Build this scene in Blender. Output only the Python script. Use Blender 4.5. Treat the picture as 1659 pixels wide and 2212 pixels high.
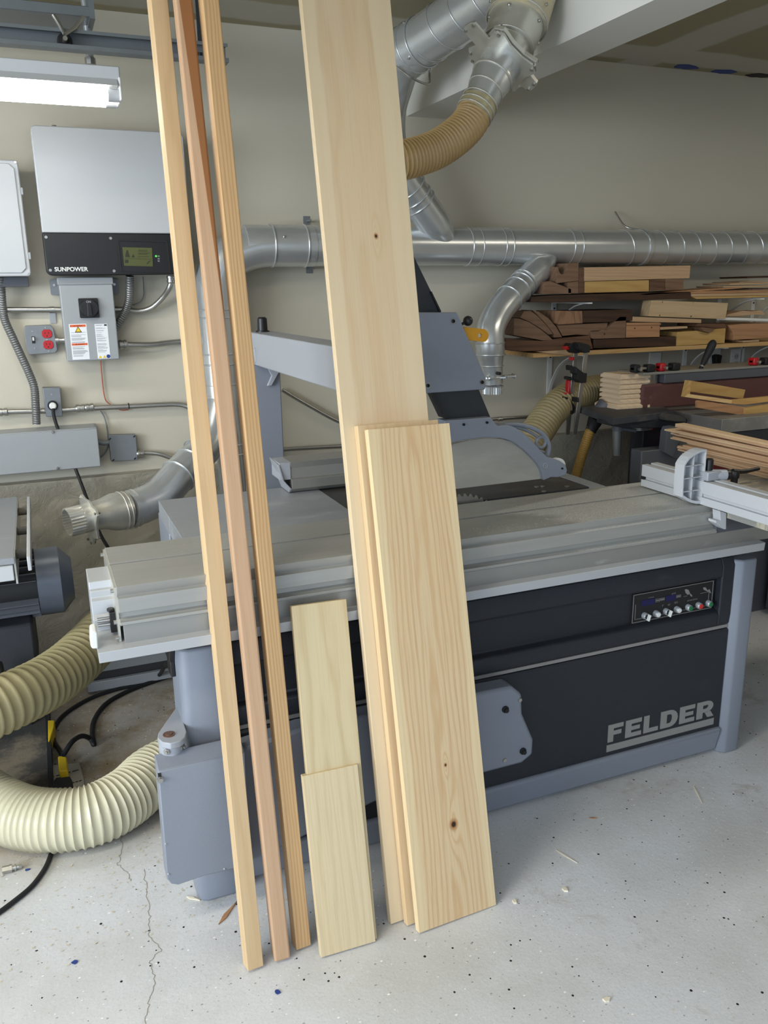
import bpy, bmesh, math, random
from mathutils import Vector, Matrix
random.seed(7)
S = bpy.context.scene
C = S.collection
for o in list(bpy.data.objects): bpy.data.objects.remove(o)

# ---------------------------------------------------------------- camera
FOC, TILT, ROLL, YAW, H = 1799.4, 0.262302, -0.015655, 0.387517, 1.5
fw = Vector((math.sin(YAW)*math.cos(TILT), math.cos(YAW)*math.cos(TILT), -math.sin(TILT)))
rt0 = Vector((math.cos(YAW), -math.sin(YAW), 0)); up0 = rt0.cross(fw)
rt = math.cos(ROLL)*rt0 + math.sin(ROLL)*up0; up = -math.sin(ROLL)*rt0 + math.cos(ROLL)*up0
cam = bpy.data.objects.new('camera', bpy.data.cameras.new('camera')); C.objects.link(cam)
cam.data.sensor_fit = 'VERTICAL'; cam.data.sensor_height = 36; cam.data.lens = 36*FOC/2212
cam.data.clip_start = 0.02; cam.data.clip_end = 100
M4 = Matrix((rt, up, -fw)).transposed().to_4x4(); M4.translation = Vector((0, 0, H))
cam.matrix_world = M4; S.camera = cam

# ---------------------------------------------------------------- light
W = bpy.data.worlds.new('world'); S.world = W; W.use_nodes = True
W.node_tree.nodes['Background'].inputs[0].default_value = (0.62, 0.78, 1.0, 1)
W.node_tree.nodes['Background'].inputs[1].default_value = 1.25
def area(name, loc, aim, sx, sy, e, col):
    l = bpy.data.lights.new(name, 'AREA'); l.shape = 'RECTANGLE'; l.size = sx; l.size_y = sy
    l.energy = e; l.color = col
    o = bpy.data.objects.new(name, l); C.objects.link(o); o.location = loc
    o.rotation_euler = (Vector(aim)-Vector(loc)).to_track_quat('-Z', 'Y').to_euler(); return o
# bright sky seen through the open door on the left behind the camera, and two unseen ceiling lights added as fill
area('door_daylight', (-3.9, 0.1, 1.9), (.6, 1.8, .7), 2.6, 2.2, 300, (0.84, 0.92, 1.0))
area('door_daylight', (-1.6, -2.6, 2.8), (.6, 1.4, .2), 3.6, 2.2, 70, (0.78, 0.88, 1.0))
area('ceiling_fill', (-0.9, 1.0, 2.40), (-.9, 1.0, 0), 1.2, 0.25, 26, (1.0, 0.93, 0.80))
area('ceiling_fill', (2.9, 1.7, 2.36), (2.9, 1.7, 0), 1.2, 0.25, 12, (1.0, 0.92, 0.78))
S.view_settings.view_transform = 'Standard'; S.view_settings.look = 'None'
S.view_settings.exposure = -0.1; S.view_settings.gamma = 1.0; S.view_settings.use_curve_mapping = False

# ---------------------------------------------------------------- pixel -> point on a known plane
def ray(x, y): return fw + rt*((x-829.5)/FOC) - up*((y-1106)/FOC)
def aY(x, y, Y): d = ray(x, y); s = Y/d.y; return Vector((d.x*s, Y, H+d.z*s))
def aX(x, y, X): d = ray(x, y); s = X/d.x; return Vector((X, d.y*s, H+d.z*s))
def aZ(x, y, Z=0.0): d = ray(x, y); s = (Z-H)/d.z; return Vector((d.x*s, d.y*s, Z))
def aL(x, y, Y0, k): d = ray(x, y); s = (Y0+k*H)/(d.y-k*d.z); return Vector((d.x*s, d.y*s, H+d.z*s))
def crop(ox, oy, sc, pts): return [(ox+x/sc, oy+y/sc) for x, y in pts]

# ---------------------------------------------------------------- mesh builder
class MB:
    def __init__(s): s.v = []; s.f = []; s.g = []
    def add(s, vs, fs):
        n = len(s.v); s.g.append((n, len(s.f))); s.v += [Vector(v) for v in vs]; s.f += [tuple(i+n for i in f) for f in fs]; return s
    def hexa(s, p):
        c = sum((Vector(q) for q in p), Vector())/8; a = Vector(p[1])-Vector(p[0]); b = Vector(p[3])-Vector(p[0])
        fs = [(0,3,2,1),(4,5,6,7),(0,1,5,4),(1,2,6,5),(2,3,7,6),(3,0,4,7)]
        if a.cross(b).dot(Vector(p[4])-Vector(p[0])) < 0: fs = [f[::-1] for f in fs]
        return s.add(p, fs)
    def box(s, x0, x1, y0, y1, z0, z1):
        return s.hexa([(x0,y0,z0),(x1,y0,z0),(x1,y1,z0),(x0,y1,z0),(x0,y0,z1),(x1,y0,z1),(x1,y1,z1),(x0,y1,z1)])
    def obox(s, c, ax, ay, az):   # centre and half vectors
        c, ax, ay, az = map(Vector, (c, ax, ay, az))
        return s.hexa([c-ax-ay-az, c+ax-ay-az, c+ax+ay-az, c-ax+ay-az, c-ax-ay+az, c+ax-ay+az, c+ax+ay+az, c-ax+ay+az])
    def prism(s, pts, vec, holes=()):
        bm = bmesh.new(); ed = []
        for loop in [pts]+list(holes):
            vs = [bm.verts.new(p) for p in loop]
            ed += [bm.edges.new((vs[i], vs[(i+1) % len(vs)])) for i in range(len(vs))]
        bmesh.ops.triangle_fill(bm, use_beauty=True, edges=ed)
        if not holes: bmesh.ops.dissolve_limit(bm, angle_limit=0.02, verts=bm.verts, edges=bm.edges)
        r = bmesh.ops.extrude_face_region(bm, geom=list(bm.faces))
        bmesh.ops.translate(bm, vec=Vector(vec), verts=[g for g in r['geom'] if isinstance(g, bmesh.types.BMVert)])
        bmesh.ops.recalc_face_normals(bm, faces=bm.faces)
        bm.verts.index_update()
        s.add([v.co.copy() for v in bm.verts], [tuple(v.index for v in f.verts) for f in bm.faces]); bm.free(); return s
    def tube(s, path, r, seg=20, caps=True, open_=False):
        path = [Vector(p) for p in path]; n = len(path)
        rs = r if hasattr(r, '__len__') else [r]*n
        t = [(path[min(i+1, n-1)]-path[max(i-1, 0)]).normalized() for i in range(n)]
        for i in range(n):
            if t[i].length < .5: t[i] = t[i-1].copy() if i else Vector((0,0,1))
        u = t[0].orthogonal().normalized(); vs = []; 
        for i in range(n):
            u = (u - t[i]*u.dot(t[i]));
            u.normalize(); w = t[i].cross(u)
            for k in range(seg):
                a = 2*math.pi*k/seg; vs.append(path[i]+(u*math.cos(a)+w*math.sin(a))*rs[i])
        fs = [(i*seg+k, i*seg+(k+1) % seg, (i+1)*seg+(k+1) % seg, (i+1)*seg+k) for i in range(n-1) for k in range(seg)]
        if caps: fs += [tuple(range(seg))[::-1], tuple((n-1)*seg+k for k in range(seg))]
        return s.add(vs, fs)
    def cyl(s, a, b, r, seg=20, r2=None): return s.tube([a, b], [r, r if r2 is None else r2], seg)
    def lathe(s, a, d, prof, seg=28):     # prof: (distance along d, radius)
        a = Vector(a); d = Vector(d).normalized(); u = d.orthogonal().normalized(); w = d.cross(u); vs = []
        for h, r in prof:
            for k in range(seg):
                g = 2*math.pi*k/seg; vs.append(a+d*h+(u*math.cos(g)+w*math.sin(g))*max(r, 1e-5))
        n = len(prof)
        fs = [(i*seg+k, i*seg+(k+1) % seg, (i+1)*seg+(k+1) % seg, (i+1)*seg+k) for i in range(n-1) for k in range(seg)]
        fs += [tuple(range(seg))[::-1], tuple((n-1)*seg+k for k in range(seg))]
        return s.add(vs, fs)
    def ring(s, c, ax, R, r, seg=32, m=8):
        c = Vector(c); ax = Vector(ax).normalized(); u = ax.orthogonal().normalized(); w = ax.cross(u); vs = []
        for i in range(seg):
            a = 2*math.pi*i/seg; e = u*math.cos(a)+w*math.sin(a)
            for k in range(m):
                b = 2*math.pi*k/m; vs.append(c+e*(R+r*math.cos(b))+ax*r*math.sin(b))
        return s.add(vs, [(i*m+k, ((i+1) % seg)*m+k, ((i+1) % seg)*m+(k+1) % m, i*m+(k+1) % m) for i in range(seg) for k in range(m)])
ORG = {}
def build(name, mb, m, parent=None, smooth=35, bevel=0.0, mat4=None, org=None):
    if parent is not None: o0 = ORG[parent.name]
    elif org is not None: o0 = Vector(org)
    elif mat4 is not None: o0 = Vector()
    else:
        xs = [v.x for v in mb.v]; ys = [v.y for v in mb.v]; zs = [v.z for v in mb.v]
        o0 = Vector(((min(xs)+max(xs))/2, (min(ys)+max(ys))/2, min(zs)))
    me = bpy.data.meshes.new(name); me.from_pydata([v-o0 for v in mb.v], [], mb.f); me.update()
    if smooth:
        me.shade_smooth(); me.set_sharp_from_angle(angle=math.radians(smooth))
    me.materials.append(m)
    o = bpy.data.objects.new(name, me); C.objects.link(o)
    if parent is not None: o.parent = parent
    elif mat4 is not None: o.matrix_world = mat4
    else: o.location = o0
    ORG[o.name] = o0
    if bevel:
        b = o.modifiers.new('bevel', 'BEVEL'); b.width = bevel; b.segments = 2; b.limit_method = 'ANGLE'; b.angle_limit = math.radians(40)
    return o
def each(name, mb, m, parent=None, **k):   # one object per piece that was added to the builder
    out = []; G = mb.g+[(len(mb.v), len(mb.f))]
    for (v0, f0), (v1, f1) in zip(G, G[1:]):
        q = MB(); q.add(mb.v[v0:v1], [tuple(i-v0 for i in f) for f in mb.f[f0:f1]]); out.append(build(name, q, m, parent, **k))
    return out
def thing(name, label, cat, loc=(0,0,0), group=None):
    o = bpy.data.objects.new(name, None); C.objects.link(o); o.location = loc; o.empty_display_size = .05
    ORG[o.name] = Vector(loc); return tag(o, label, cat, group)
def tag(o, label, cat, group=None, kind=None):
    o['label'] = label; o['category'] = cat
    if group: o['group'] = group
    if kind: o['kind'] = kind
    return o
def struct(name, mb, m, parent=None, label=None, **k):
    o = build(name, mb, m, parent, **k)
    if parent is None: o['kind'] = 'structure'
    if label: o['label'] = label
    return o
def spline(pts, n=12):
    P = [Vector(p) for p in pts]; P = [P[0]*2-P[1]]+P+[P[-1]*2-P[-2]]; out = []
    for i in range(1, len(P)-2):
        a, b, c, d = P[i-1:i+3]
        for k in range(n):
            t = k/n; out.append(0.5*((2*b)+(c-a)*t+(2*a-5*b+4*c-d)*t*t+(3*b-a-3*c+d)*t**3))
    out.append(P[-2]); return out
def resample(path, step):
    out = [path[0]]; acc = 0
    for a, b in zip(path, path[1:]):
        L = (b-a).length
        while acc+L >= step and L > 1e-9:
            a = a+(b-a)*((step-acc)/L); out.append(a); L = (b-a).length; acc = 0
        acc += L
    return out
def hose(pts, r, pitch, amp, seg=32):
    p = resample(spline(pts, 16), pitch/6); 
    rs = [r*(1+amp*(max(0, math.cos(2*math.pi*i/6))*1.3-.3)) for i in range(len(p))]
    return MB().tube(p, rs, seg)

# ---------------------------------------------------------------- materials
def srgb(c):
    return tuple(((x/255)/12.92 if x/255 <= .04045 else ((x/255+.055)/1.055)**2.4) for x in c)
class NG:
    def __init__(s, name):
        s.m = bpy.data.materials.new(name); s.m.use_nodes = True; s.t = s.m.node_tree; s.b = s.t.nodes['Principled BSDF']
    def n(s, ty, **k):
        x = s.t.nodes.new(ty)
        for a, b in k.items(): setattr(x, a, b)
        return x
    def l(s, a, b): s.t.links.new(a, b)
    def put(s, sock, v):
        if isinstance(v, (int, float)): sock.default_value = v
        elif isinstance(v, tuple): sock.default_value = v if len(v) != 3 or sock.type == 'VECTOR' else (*v, 1)
        else: s.l(v, sock)
    def math(s, op, a, b=0.0, clamp=False):
        x = s.n('ShaderNodeMath', operation=op); x.use_clamp = clamp; s.put(x.inputs[0], a); s.put(x.inputs[1], b); return x.outputs[0]
    def mix(s, f, a, b, bt='MIX'):
        x = s.n('ShaderNodeMix', data_type='RGBA', blend_type=bt); s.put(x.inputs[0], f); s.put(x.inputs[6], a); s.put(x.inputs[7], b); return x.outputs[2]
    def coord(s, scale=(1,1,1), kind='Object'):
        tc = s.n('ShaderNodeTexCoord'); mp = s.n('ShaderNodeMapping'); mp.inputs['Scale'].default_value = scale
        s.l(tc.outputs[kind], mp.inputs[0]); return mp.outputs[0]
    def noise(s, co, scale, det=4, rough=.55, dist=0):
        x = s.n('ShaderNodeTexNoise'); s.l(co, x.inputs['Vector']); x.inputs['Scale'].default_value = scale
        x.inputs['Detail'].default_value = det; x.inputs['Roughness'].default_value = rough; x.inputs['Distortion'].default_value = dist; return x.outputs[0]
    def step(s, v, lo, hi):
        x = s.n('ShaderNodeMapRange'); x.interpolation_type = 'SMOOTHSTEP'; s.put(x.inputs[0], v); x.inputs[1].default_value = lo; x.inputs[2].default_value = hi; return x.outputs[0]
    def bump(s, h, st, dist=.01):
        x = s.n('ShaderNodeBump'); x.inputs['Strength'].default_value = st; x.inputs['Distance'].default_value = dist; s.l(h, x.inputs['Height']); s.l(x.outputs[0], s.b.inputs['Normal'])
def mat(name, c, rough=.5, metal=0.0, var=.06, nscale=6, bump=0, bscale=200, dust=None, dc=(190,182,165), stretch=(1,1,1), spec=.5, coat=0):
    g = NG(name); co = g.coord(); c = srgb(c); n1 = g.noise(co, nscale, 5)
    lo = tuple(x*(1-var) for x in c); hi = tuple(min(1, x*(1+var)) for x in c)
    col = g.mix(n1, lo, hi); ro = rough; me = metal
    if dust:
        nd = g.noise(g.coord(stretch), 5, 8, .7); k = g.step(nd, dust[0], dust[1])
        k = g.math('MULTIPLY', k, dust[2] if len(dust) > 2 else 1.0)
        col = g.mix(k, col, srgb(dc)); ro = g.math('ADD', g.math('MULTIPLY', k, .9-rough), rough); me = g.math('MULTIPLY', g.math('SUBTRACT', 1.0, k), metal)
    g.put(g.b.inputs['Base Color'], col); g.put(g.b.inputs['Roughness'], ro); g.put(g.b.inputs['Metallic'], me)
    g.b.inputs['Specular IOR Level'].default_value = spec; g.b.inputs['Coat Weight'].default_value = coat
    if bump: g.bump(g.noise(co, bscale, 3), bump, .003)
    return g.m
def wood(name, c1, c2, ax='Z', A=90, B=1.3, ring=.5, fine=.35, off=0.0, sap=None, knots=(), dark_wedge=None, rough=.55):
    """arched figure: v = A*u^2 + B*w, u across and w along the grain"""
    g = NG(name); tc = g.n('ShaderNodeTexCoord'); sp = g.n('ShaderNodeSeparateXYZ'); g.l(tc.outputs['Object'], sp.inputs[0])
    X, Y, Z = sp.outputs
    u, w, q = {'Z': (X, Z, Y), 'X': (Z, X, Y), 'Y': (X, Y, Z)}[ax]
    cb = g.n('ShaderNodeCombineXYZ'); g.put(cb.inputs[0], g.math('MULTIPLY', u, 6.0)); g.put(cb.inputs[1], g.math('MULTIPLY', w, .9)); g.put(cb.inputs[2], g.math('MULTIPLY', q, 6.0))
    nz = g.noise(cb.outputs[0], 2.2, 3, .5)
    uu = g.math('ADD', u, off)
    v = g.math('ADD', g.math('MULTIPLY', g.math('SQRT', g.math('ADD', g.math('MULTIPLY', uu, uu), .0004)), A), g.math('MULTIPLY', w, B))
    v = g.math('ADD', v, g.math('MULTIPLY', nz, 5.0)); v = g.math('ADD', v, g.math('MULTIPLY', q, 60.0))
    for kx, kz, kr in knots:
        du = g.math('SUBTRACT', u, kx); dw = g.math('MULTIPLY', g.math('SUBTRACT', w, kz), .22)
        d2 = g.math('ADD', g.math('MULTIPLY', du, du), g.math('MULTIPLY', dw, dw))
        v = g.math('ADD', v, g.math('MULTIPLY', g.math('DIVIDE', kr*kr*2, g.math('ADD', d2, kr*kr*2)), 5.0))
    sn = g.math('SINE', g.math('MULTIPLY', v, 3.6)); r = g.math('POWER', g.math('ADD', g.math('MULTIPLY', sn, .5), .5, True), 2.5)
    cf = g.n('ShaderNodeCombineXYZ'); g.put(cf.inputs[0], g.math('MULTIPLY', u, 260.0)); g.put(cf.inputs[1], g.math('MULTIPLY', w, 5.0)); g.put(cf.inputs[2], g.math('MULTIPLY', q, 260.0))
    nf = g.noise(cf.outputs[0], 1.0, 4, .6)
    col = g.mix(g.math('MULTIPLY', r, ring), srgb(c1), srgb(c2))
    col = g.mix(g.math('MULTIPLY', g.step(nf, .45, .75), fine), col, tuple(x*.82 for x in srgb(c2)))
    col = g.mix(g.math('MULTIPLY', g.step(g.noise(cb.outputs[0], .8, 2), .35, .7), .35), col, g.mix(1.0, col, (1.06, .96, .86), 'MULTIPLY'))
    if sap:
        k = g.step(g.math('ADD', g.math('ABSOLUTE', g.math('ADD', u, sap[3])), g.math('MULTIPLY', nz, .03)), sap[0], sap[0]+.006); col = g.mix(g.math('MULTIPLY', k, sap[1]), col, srgb(sap[2]))
    if dark_wedge:   # darker brown wedge slanting across the upper end of the stick
        k = g.step(g.math('ADD', g.math('MULTIPLY', g.math('SUBTRACT', w, dark_wedge[0]), dark_wedge[1]), u), -.001, .001); col = g.mix(k, col, srgb(dark_wedge[2]))
    for kx, kz, kr in knots:
        du = g.math('SUBTRACT', u, kx); dw = g.math('MULTIPLY', g.math('SUBTRACT', w, kz), .8)
        d = g.math('SQRT', g.math('ADD', g.math('MULTIPLY', du, du), g.math('MULTIPLY', dw, dw)))
        d = g.math('ADD', d, g.math('MULTIPLY', g.math('SUBTRACT', nf, .5), kr*.5))
        col = g.mix(g.math('SUBTRACT', 1.0, g.step(d, kr*.8, kr*1.9)), col, srgb((172,126,82)))
        col = g.mix(g.math('SUBTRACT', 1.0, g.step(d, kr*.45, kr*.95)), col, srgb((52,34,24)))
    g.put(g.b.inputs['Base Color'], col); g.b.inputs['Roughness'].default_value = rough; g.b.inputs['Specular IOR Level'].default_value = .3
    g.bump(nf, .12, .001); return g.m
def emis(name, c, e):
    g = NG(name); g.put(g.b.inputs['Base Color'], srgb(c)); g.put(g.b.inputs['Emission Color'], srgb(c)); g.b.inputs['Emission Strength'].default_value = e; return g.m

M = dict(
 paint=mat('blue_grey_paint', (129,134,144), .42, 0, .03, 5, .15, 500),
 paint_lt=mat('light_grey_paint', (158,161,167), .4, 0, .03, 5),
 cast=mat('dusty_cast_iron', (142,145,149), .5, .15, .08, 7, .1, 300, (.52,.72,.5), (175,176,178), (1,5,1)),
 alu=mat('anodised_aluminium', (158,157,152), .42, .55, .04, 3, 0, 1, (.60,.80,.6), (205,203,195), (1.2,9,3)),
 alu_lt=mat('bright_aluminium', (186,188,190), .38, .35, .03, 3),
 alu_dust=mat('dusty_aluminium', (152,150,143), .5, .45, .05, 4, .1, 400, (.50,.66,.75), (196,195,190), (1.6,6,1)),
 dark=mat('charcoal_paint', (36,39,45), .5, 0, .1, 8, .5, 600, (.62,.85,.25), (120,118,110), (1,3,3)),
 insert=mat('dark_insert_plate', (72,71,69), .5, .3, .12, 5, .1, 300, (.55,.75,.5), (150,148,140), (1,3,1)),
 black=mat('black_plastic', (24,24,26), .4),
 rubber=mat('black_rubber', (22,22,24), .65),
 screw=mat('black_screw', (30,30,32), .35, .4),
 zinc=mat('zinc_plated_steel', (176,174,168), .3, .85, .12, 40),
 galv=mat('galvanised_duct', (205,208,208), .27, .68, .10, 9, .03, 60),
 galv_d=mat('dusty_galvanised_duct', (202,200,190), .32, .65, .12, 9, .05, 60, (.52,.80,.5), (196,184,152), (3,3,3)),
 steelrail=mat('grey_steel_track', (128,133,136), .45, .55, .1, 12),
 hose_b=mat('tan_ribbed_hose', (176,146,98), .35, 0, .08, 10, 0, 1, (.55,.8,.3)),
 hose_d=mat('amber_hose', (178,140,72), .4, 0, .1, 10),
 hose_g=mat('dusty_olive_hose', (148,134,98), .42, 0, .12, 10, 0, 1, (.5,.75,.5), (168,160,135), (1,1,1)),
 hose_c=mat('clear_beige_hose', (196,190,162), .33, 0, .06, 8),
 hose_k=mat('khaki_ribbed_hose', (148,138,102), .45, 0, .08, 8),  # one even khaki, the hose's own colour
 box=mat('grey_enamel', (154,157,159), .4, 0, .02, 4),
 box_lt=mat('pale_grey_enamel', (184,186,188), .35, 0, .03, 2),
 boxdk=mat('galvanised_box', (126,130,134), .5, .3, .1, 30),
 white=mat('white_plastic', (225,225,220), .35),
 red=mat('red_plastic', (176,22,30), .4), green=mat('green_button', (28,110,62), .35), redb=mat('red_button', (205,48,40), .35),
 darkred=mat('dusty_dark_red_belt', (92,58,54), .75, 0, .15, 8, .3, 500, (.58,.8,.5), (150,128,118), (2,2,2)),
 redbody=mat('dark_red_enamel', (130,16,24), .4),
 yellow=mat('yellow_plug', (226,190,30), .5), orange=mat('amber_plastic', (214,152,38), .4),
 paper=mat('white_label', (228,230,232), .5), print_=mat('grey_print', (120,122,126), .6), orng=mat('orange_print', (215,96,44), .5),
 blk=mat('black_print', (25,25,25), .6), silver=mat('silver_print', (150,148,144), .45, .3),
 lcd=emis('lcd_glass', (74,78,38), .08), led=emis('green_led', (60,255,60), 2.5), lcdk=mat('lcd_ink', (40,42,24), .5),
 disp=emis('dark_blue_display', (16,14,62), .25),
 tube=emis('led_tube', (250,248,240), 20.0), blue=mat('blue_tape', (38,62,130), .6),
 copper=mat('copper_wire', (178,96,70), .4, .3), motor=mat('blue_grey_motor_cover', (82,88,98), .33, 0, .05, 6, 0, 1, (.6,.85,.4)),
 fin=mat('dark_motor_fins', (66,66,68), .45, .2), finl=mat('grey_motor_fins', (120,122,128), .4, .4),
 machine=mat('dark_grey_machine', (84,86,92), .5, 0, .08, 6, .1, 300), dusty=mat('dusty_black_plate', (70,68,64), .85, 0, .3, 7, .3, 120, (.48,.66,.7), (140,128,108), (1,1,1)),
 arm=mat('armoured_steel', (128,129,128), .4, .6, .15, 40), chip=mat('pale_chip', (222,212,190), .8, 0, .1, 60),
 acry=None)
g = NG('dusty_clear_plastic'); co = g.coord((1,1,3)); k = g.noise(co, 3, 6, .6)
g.put(g.b.inputs['Base Color'], g.mix(k, srgb((150,146,136)), srgb((196,192,180)))); g.b.inputs['Roughness'].default_value = .45
g.put(g.b.inputs['Alpha'], g.math('ADD', g.math('MULTIPLY', k, .25), .68)); M['acry'] = g.m

# sliding table: brushed aluminium with a film of sawdust on the right end of its top
g = NG('sawdusty_aluminium'); co = g.coord(); tc = g.n('ShaderNodeTexCoord'); sp = g.n('ShaderNodeSeparateXYZ'); g.l(tc.outputs['Object'], sp.inputs[0])
ge = g.n('ShaderNodeNewGeometry'); sn_ = g.n('ShaderNodeSeparateXYZ'); g.l(ge.outputs['Normal'], sn_.inputs[0])
big = g.noise(g.coord((1,2.5,1)), 4, 5, .6); fine = g.noise(co, 420, 2, .7)
film = g.step(g.math('ADD', g.math('ADD', sp.outputs[0], g.math('MULTIPLY', sp.outputs[1], .9)), g.math('MULTIPLY', big, .25)), .02, .10)
film = g.math('MULTIPLY', film, g.math('SUBTRACT', 1.0, g.step(g.math('ADD', sp.outputs[1], g.math('MULTIPLY', sp.outputs[0], -.22)), -.13, -.11)))
film = g.math('MULTIPLY', film, g.step(fine, .38, .62)); film = g.math('MAXIMUM', g.math('MULTIPLY', film, .8), g.math('MULTIPLY', g.math('MULTIPLY', g.step(big, .55, .7), g.step(fine, .5, .7)), .5))
film = g.math('MULTIPLY', film, g.step(sn_.outputs[2], .8, .95))
col = g.mix(g.noise(g.coord((.6,9,9)), 6, 4), srgb((158,157,151)), srgb((176,175,170)))
g.put(g.b.inputs['Base Color'], g.mix(film, col, srgb((212,212,206)))); g.put(g.b.inputs['Roughness'], g.math('ADD', .42, g.math('MULTIPLY', film, .4))); g.put(g.b.inputs['Metallic'], g.math('MULTIPLY', g.math('SUBTRACT', 1.0, film), .45)); M['slide'] = g.m
# painted plaster wall
def wallmat(name, c, var=.04, bump=.1):
    g = NG(name); co = g.coord(); n = g.noise(co, 1.3, 5); n2 = g.noise(co, 60, 3)
    c = srgb(c); col = g.mix(n, tuple(x*(1-var) for x in c), tuple(x*(1+var) for x in c))
    col = g.mix(g.math('MULTIPLY', g.step(g.noise(co, 4, 8, .7), .66, .74), .25), col, tuple(x*.8 for x in c))
    g.put(g.b.inputs['Base Color'], col); g.b.inputs['Roughness'].default_value = .75; g.b.inputs['Specular IOR Level'].default_value = .3; g.bump(n2, bump, .002); return g.m
M['wall'] = wallmat('cream_wall_paint', (193,187,170)); M['beam'] = wallmat('white_beam_paint', (206,204,196), .03)
# rough concrete stem wall
g = NG('painted_rough_concrete'); co = g.coord((1,1,1)); n = g.noise(co, 3, 8, .65, .4)
cr = g.n('ShaderNodeTexVoronoi', feature='DISTANCE_TO_EDGE'); g.l(g.coord((3,3,7)), cr.inputs['Vector']); cr.inputs['Scale'].default_value = 1.5
col = g.mix(n, srgb((138,132,116)), srgb((180,174,158)))
g.put(g.b.inputs['Base Color'], col); g.b.inputs['Roughness'].default_value = .85
g.bump(g.noise(co, 9, 9, .68, .8), .8, .02); M['concrete'] = g.m
# drywall ceiling with taped joints
g = NG('unpainted_drywall'); tc = g.n('ShaderNodeTexCoord'); sp = g.n('ShaderNodeSeparateXYZ'); g.l(tc.outputs['Object'], sp.inputs[0])
nz = g.noise(g.coord(), 3.5, 5); 
def band(sock, c0, w):
    d = g.math('ABSOLUTE', g.math('SUBTRACT', sock, c0)); return g.math('SUBTRACT', 1.0, g.step(g.math('ADD', d, g.math('MULTIPLY', nz, .08)), w, w+.03))
bb = g.math('MAXIMUM', band(sp.outputs[1], 3.33, .13), g.math('MAXIMUM', band(sp.outputs[0], 2.72, .13), g.math('MAXIMUM', band(sp.outputs[0], 3.95, .13), band(sp.outputs[1], 2.25, .13))))
g.put(g.b.inputs['Base Color'], g.mix(bb, srgb((150,142,115)), srgb((176,172,158)))); g.b.inputs['Roughness'].default_value = .85; M['ceil'] = g.m
# painted concrete floor with black and white flecks
g = NG('flecked_floor_paint'); co = g.coord(); tc = g.n('ShaderNodeTexCoord'); sp = g.n('ShaderNodeSeparateXYZ'); g.l(tc.outputs['Object'], sp.inputs[0])
n1 = g.noise(co, 2.2, 8, .62); col = g.mix(g.step(n1, .35, .7), srgb((206,207,208)), srgb((192,191,187)))
col = g.mix(g.math('MULTIPLY', g.step(g.noise(co, 3.1, 9, .72, .5), .57, .70), .45), col, srgb((146,132,108)))
n3 = g.noise(g.coord((1,1,1)), 55, 6, .7); col = g.mix(g.math('MULTIPLY', g.step(n3, .56, .66), .35), col, srgb((214,214,212)))
col = g.mix(g.math('MULTIPLY', g.step(g.noise(co, 170, 4, .7), .5, .68), .28), col, srgb((158,156,152)))
col = g.mix(g.math('MULTIPLY', g.step(g.noise(g.coord((1,2,1)), 260, 3, .7), .6, .72), .4), col, srgb((232,233,234)))
def flecks(scale, r, keep, off=0):
    v = g.n('ShaderNodeTexVoronoi'); mp = g.coord((1,1.5 if off else 1,1)); 
    wv = g.n('ShaderNodeVectorMath', operation='ADD'); g.l(mp, wv.inputs[0]); g.l(g.n('ShaderNodeTexNoise').outputs[1], wv.inputs[1]) if False else None
    g.l(mp, v.inputs['Vector']); v.inputs['Scale'].default_value = scale
    se = g.n('ShaderNodeSeparateColor'); g.l(v.outputs['Color'], se.inputs[0])
    d = g.math('ADD', v.outputs['Distance'], g.math('MULTIPLY', g.math('SUBTRACT', n3, .5), r*1.2))
    rr = g.math('MULTIPLY', se.outputs[1], r)
    return g.math('MULTIPLY', g.math('LESS_THAN', d, rr), g.math('GREATER_THAN', se.outputs[0], keep))
sawd = g.math('MULTIPLY', g.step(sp.outputs[1], 2.0, 2.4), g.math('SUBTRACT', 1.0, g.step(sp.outputs[0], .4, .8)))
sawd = g.math('MULTIPLY', sawd, g.math('ADD', g.math('MULTIPLY', g.step(g.noise(co, 6, 8, .7), .35, .7), .5), .5))
col = g.mix(sawd, col, srgb((142,124,96)))
col = g.mix(flecks(44, .15, .5), col, srgb((28,26,26))); col = g.mix(flecks(20, .085, .6, 1), col, srgb((30,28,30))); col = g.mix(g.math('MULTIPLY', flecks(60, .20, .5, 1), .5), col, srgb((90,84,78)))
col = g.mix(flecks(50, .16, .5, 1), col, srgb((236,236,232)))
g.put(g.b.inputs['Base Color'], col); g.b.inputs['Roughness'].default_value = .5; g.b.inputs['Specular IOR Level'].default_value = .4; g.bump(n3, .3, .003); M['floor'] = g.m

# ---------------------------------------------------------------- the room
WY = 3.5
struct('floor', MB().box(-6, 6, -4.5, 3.6, -.1, 0), M['floor'], smooth=0, org=(0,0,0))
struct('wall_back', MB().box(-3.4, 5.2, WY, 3.6, .785, 2.5), M['wall'], smooth=0, org=(0,0,0))
struct('wall_left', MB().box(-3.4, -3.3, 1.7, WY, 0, 2.5).box(-3.4, -3.3, -.7, 1.7, 2.35, 2.5), M['wall'], smooth=0, org=(0,0,0))
struct('wall_right', MB().box(5.1, 5.2, -.7, WY, 0, 2.5), M['wall'], smooth=0, org=(0,0,0))
fr = MB().box(-3.4, 5.2, -.8, -.7, 2.3, 2.5).box(1.9, 5.2, -.8, -.7, 0, 2.3)
struct('wall_front', fr, M['wall'], smooth=0, org=(0,0,0))
struct('ceiling', MB().box(-3.4, 5.2, -.8, 3.6, 2.485, 2.58), M['ceil'], smooth=0, org=(0,0,0))
struct('trim_1', MB().box(1.56, 1.74, -.7, WY, 2.2, 2.485), M['beam'], smooth=0, label='white boxed ceiling beam running out from the back wall')
stem = MB()
rs = random.Random(3)
nx, nz_ = 86, 10
vv = []
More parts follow.
